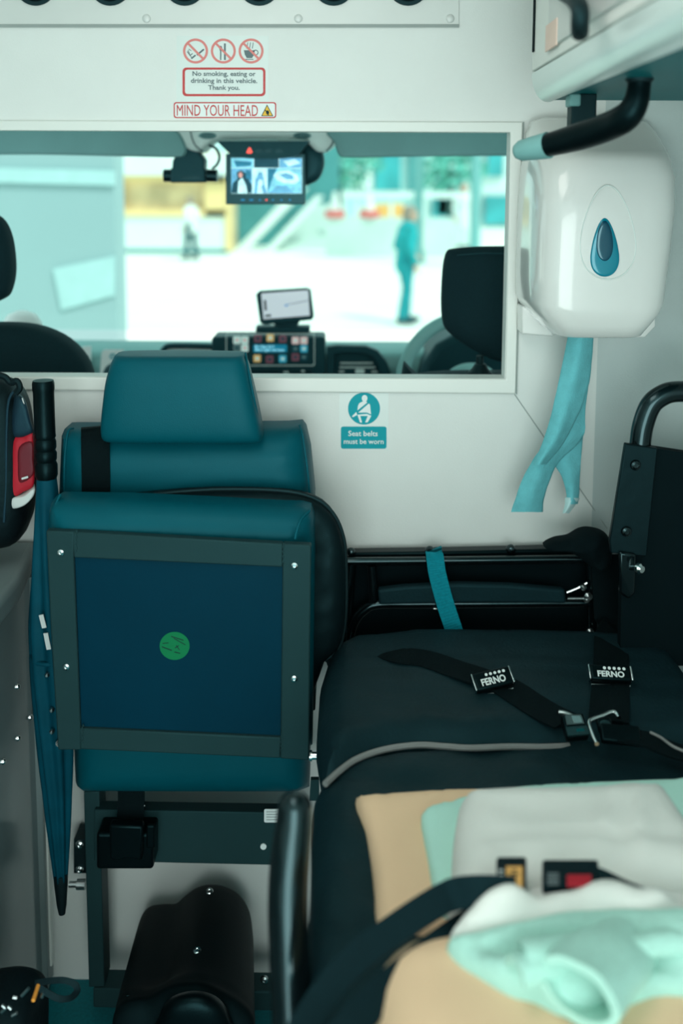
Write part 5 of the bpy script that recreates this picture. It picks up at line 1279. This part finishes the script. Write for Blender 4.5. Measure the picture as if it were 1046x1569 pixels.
# backpack on the counter
BY = 1.78
t = thing('backpack', 'black backpack with red pocket and silver reflective strip on the counter', 'bag', at(0, 832, BY))
bp = [(-150, 600), (-110, 582), (-40, 576), (4, 578), (26, 590), (40, 616), (47, 660), (51, 720), (50, 765), (44, 800), (20, 832), (-60, 838), (-150, 836)]
obj('body', dome([at(x, y, BY) for x, y in bp], TOV, .07, 3.2, .06), 'bagblack', t)
yq = BY - .072
obj('side_panel', dome([at(x, y, BY - .035) for x, y in ((24, 604), (38, 612), (46, 640), (49, 662), (20, 668), (16, 640))], V((.4, -1, 0)), .026, 4), 'bagnavy', t)
rp = obj('red_pocket', dome([at(x, y, BY - .03) for x, y in ((18, 668), (34, 662), (49, 658), (51, 700), (51, 738), (34, 750), (14, 758), (14, 710))], V((.4, -1, 0)), .032, 5), 'bagred', t)
obj('pocket_badge', dome([at(x, y, BY - .055) for x, y in ((29, 684), (48, 676), (50, 700), (50, 726), (30, 738), (27, 712))], V((.4, -1, 0)), .012, 6), 'bagreddk', rp)
obj('badge_print', plate([(33, 732), (43, 729), (43.5, 732), (33.5, 735)], BY - .0695, .001), 'reflect', rp)
obj('reflective_strip', dome([at(x, y, BY - .03) for x, y in ((14, 757), (34, 752), (51, 740), (51, 752), (36, 768), (16, 773))], V((.4, -1, 0)), .033, 6), 'reflect', t)
b = B(); tube(b, smooth_path([at(x, y, BY - .062) for x, y in ((30, 590), (14, 612), (10, 660), (9, 740), (6, 800))], 5), .0025, 8); obj('zip_edge', b, 'reflect', t) if False else obj('zip_edge', b, 'bagnavy', t)
b = B(); tube(b, smooth_path([at(x, y, BY - .066) for x, y in ((-6, 574), (8, 578), (16, 586), (26, 584), (30, 594), (24, 602))], 5), .006, 8); obj('drawcord', b, 'bagblack', t)
b = B(); tube(b, smooth_path([at(x, y, BY - .055) for x, y in ((34, 610), (40, 630), (44, 652))], 5), .0012, 6); obj('reflective_thread', b, 'reflect', t)
# umbrella
UY = 1.71
t = thing('umbrella', 'furled teal umbrella with ribbed black handle between cupboard and seat', 'umbrella', at(95, 1400, UY))
ax0, ax1 = at(66, 582, UY), at(95, 1400, UY)
axv = (ax1 - ax0).normalized(); L = (ax1 - ax0).length
def hh(py): return (py - 582) / (1400 - 582) * L
s = .00116
prf = [(.0001, 0), (.016 * 1.1, .001), (.0190, .006), (.0190, .016), (.0180, .022), (.0180, hh(660)), (.0186, hh(664)), (.0168, hh(667)), (.0186, hh(671)), (.0186, hh(680)), (.0168, hh(684)), (.0192, hh(688)), (.0188, hh(697)), (.0170, hh(700)), (.0196, hh(705)), (.0196, hh(720)), (.017, hh(726))]
b = B(); lathe(b, prf, ax0, axv, 24); obj('handle', b, 'blacksemi', t)
e1 = axv.orthogonal().normalized(); e2 = axv.cross(e1); rg = []
for i in range(61):
    f = i / 60; py = 722 + (1345 - 722) * f
    r = .017 + .020 * min(1, f * 2.8) - .026 * max(0, (f - .45) / .55) ** 1.3
    n = 48; tw = f * 3.0
    rg.append([ax0 + axv * hh(py) + e1 * (math.cos(a) * r * (1 + .16 * math.sin(7 * a + tw * 2) * min(1, f * 5))) + e2 * (math.sin(a) * r * (1 + .16 * math.sin(7 * a + tw * 2) * min(1, f * 5))) for a in (2 * math.pi * k / n for k in range(n))])
obj('canopy', loft(rg), 'umbrella', t, angle=60)
b = B(); lathe(b, [(.013, hh(1335)), (.0125, hh(1350)), (.009, hh(1385)), (.006, hh(1400))], ax0, axv, 16); obj('tip', b, 'rubber', t)
b = B(); tube(b, [ax0 + axv * hh(990) + e1 * (math.cos(a) * .0375) + e2 * (math.sin(a) * .0375) for a in (2 * math.pi * k / 32 for k in range(32))], .004, 8, closed=True); obj('tie_band', b, 'umbrella', t)
for y0, y1, x in ((942, 962, 63), (970, 995, 70)):
    b = B(); ribbon(b, [at(x, y0, UY - .045), at(x + 5, y1, UY - .045)], .008, .002, TOV); obj('tie_tab', b, 'reflect', t)
for x, y in ((73, 1033), (80, 1087), (80, 1120)):
    b = B(); lathe(b, [(.0045, 0), (.0045, .004), (.002, .007)], at(x, y, UY - .04), TOV, 12); obj('rib_stud', b, 'steel', t)
# wall clip that holds the umbrella
b = B(); cyl(b, at(82, 1139, 1.80), at(90, 1139, 1.64), .0055); cyl(b, at(76, 1139, 1.70), at(93, 1139, 1.70), .008)
o = obj('wall_peg', b, 'chrome'); tag(o, 'small chrome peg beside the umbrella at the bottom of the seat frame', 'peg')
# bag on the floor
t = thing('floor_bag', 'black bag with loop strap and orange cord on the floor at bottom left', 'bag', at(30, 1569, 1.36))
GY = 1.38
P = [at(x, y, GY) for x, y in ((-70, 1532), (-40, 1514), (0, 1506), (24, 1506), (46, 1512), (58, 1522), (64, 1540), (66, 1575), (66, 1640))]
P = P + [V((P[-1].x, GY, FZ)), V((P[0].x, GY, FZ))]
obj('body', dome(P, TOV, .09, 3, .07, wr=lambda p, s: .012 * fbm(p, 16, 5) * min(1, (1 - s) * 4)), 'bagblack', t)
lp = smooth_path([at(x, y, GY - .03) for x, y in ((54, 1507), (75, 1503), (98, 1502), (114, 1508), (118, 1518), (108, 1529), (90, 1530), (72, 1521), (56, 1510))], 6)
b = B(); ribbon(b, lp, .0085, .005, V((0, -.75, .65))); obj('loop_strap', b, 'bagblack', t)
b = B(); tube(b, [at(58.5, 1510, GY - .075), at(51, 1533, GY - .10)], .0028, 8); obj('zip_pull', b, 'orange', t)
for x0, y0, x1, y1 in ((33, 1526, 44, 1514), (20, 1528, 26, 1529), (3, 1540, 9, 1545), (12, 1542, 17, 1546), (2, 1551, 10, 1543), (64, 1528, 67, 1521), (18, 1556, 26, 1552)):
    b = B(); tube(b, [at(x0, y0, GY - .098), at(x1, y1, GY - .098)], .0022, 8); obj('metal_clip', b, 'steel', t)
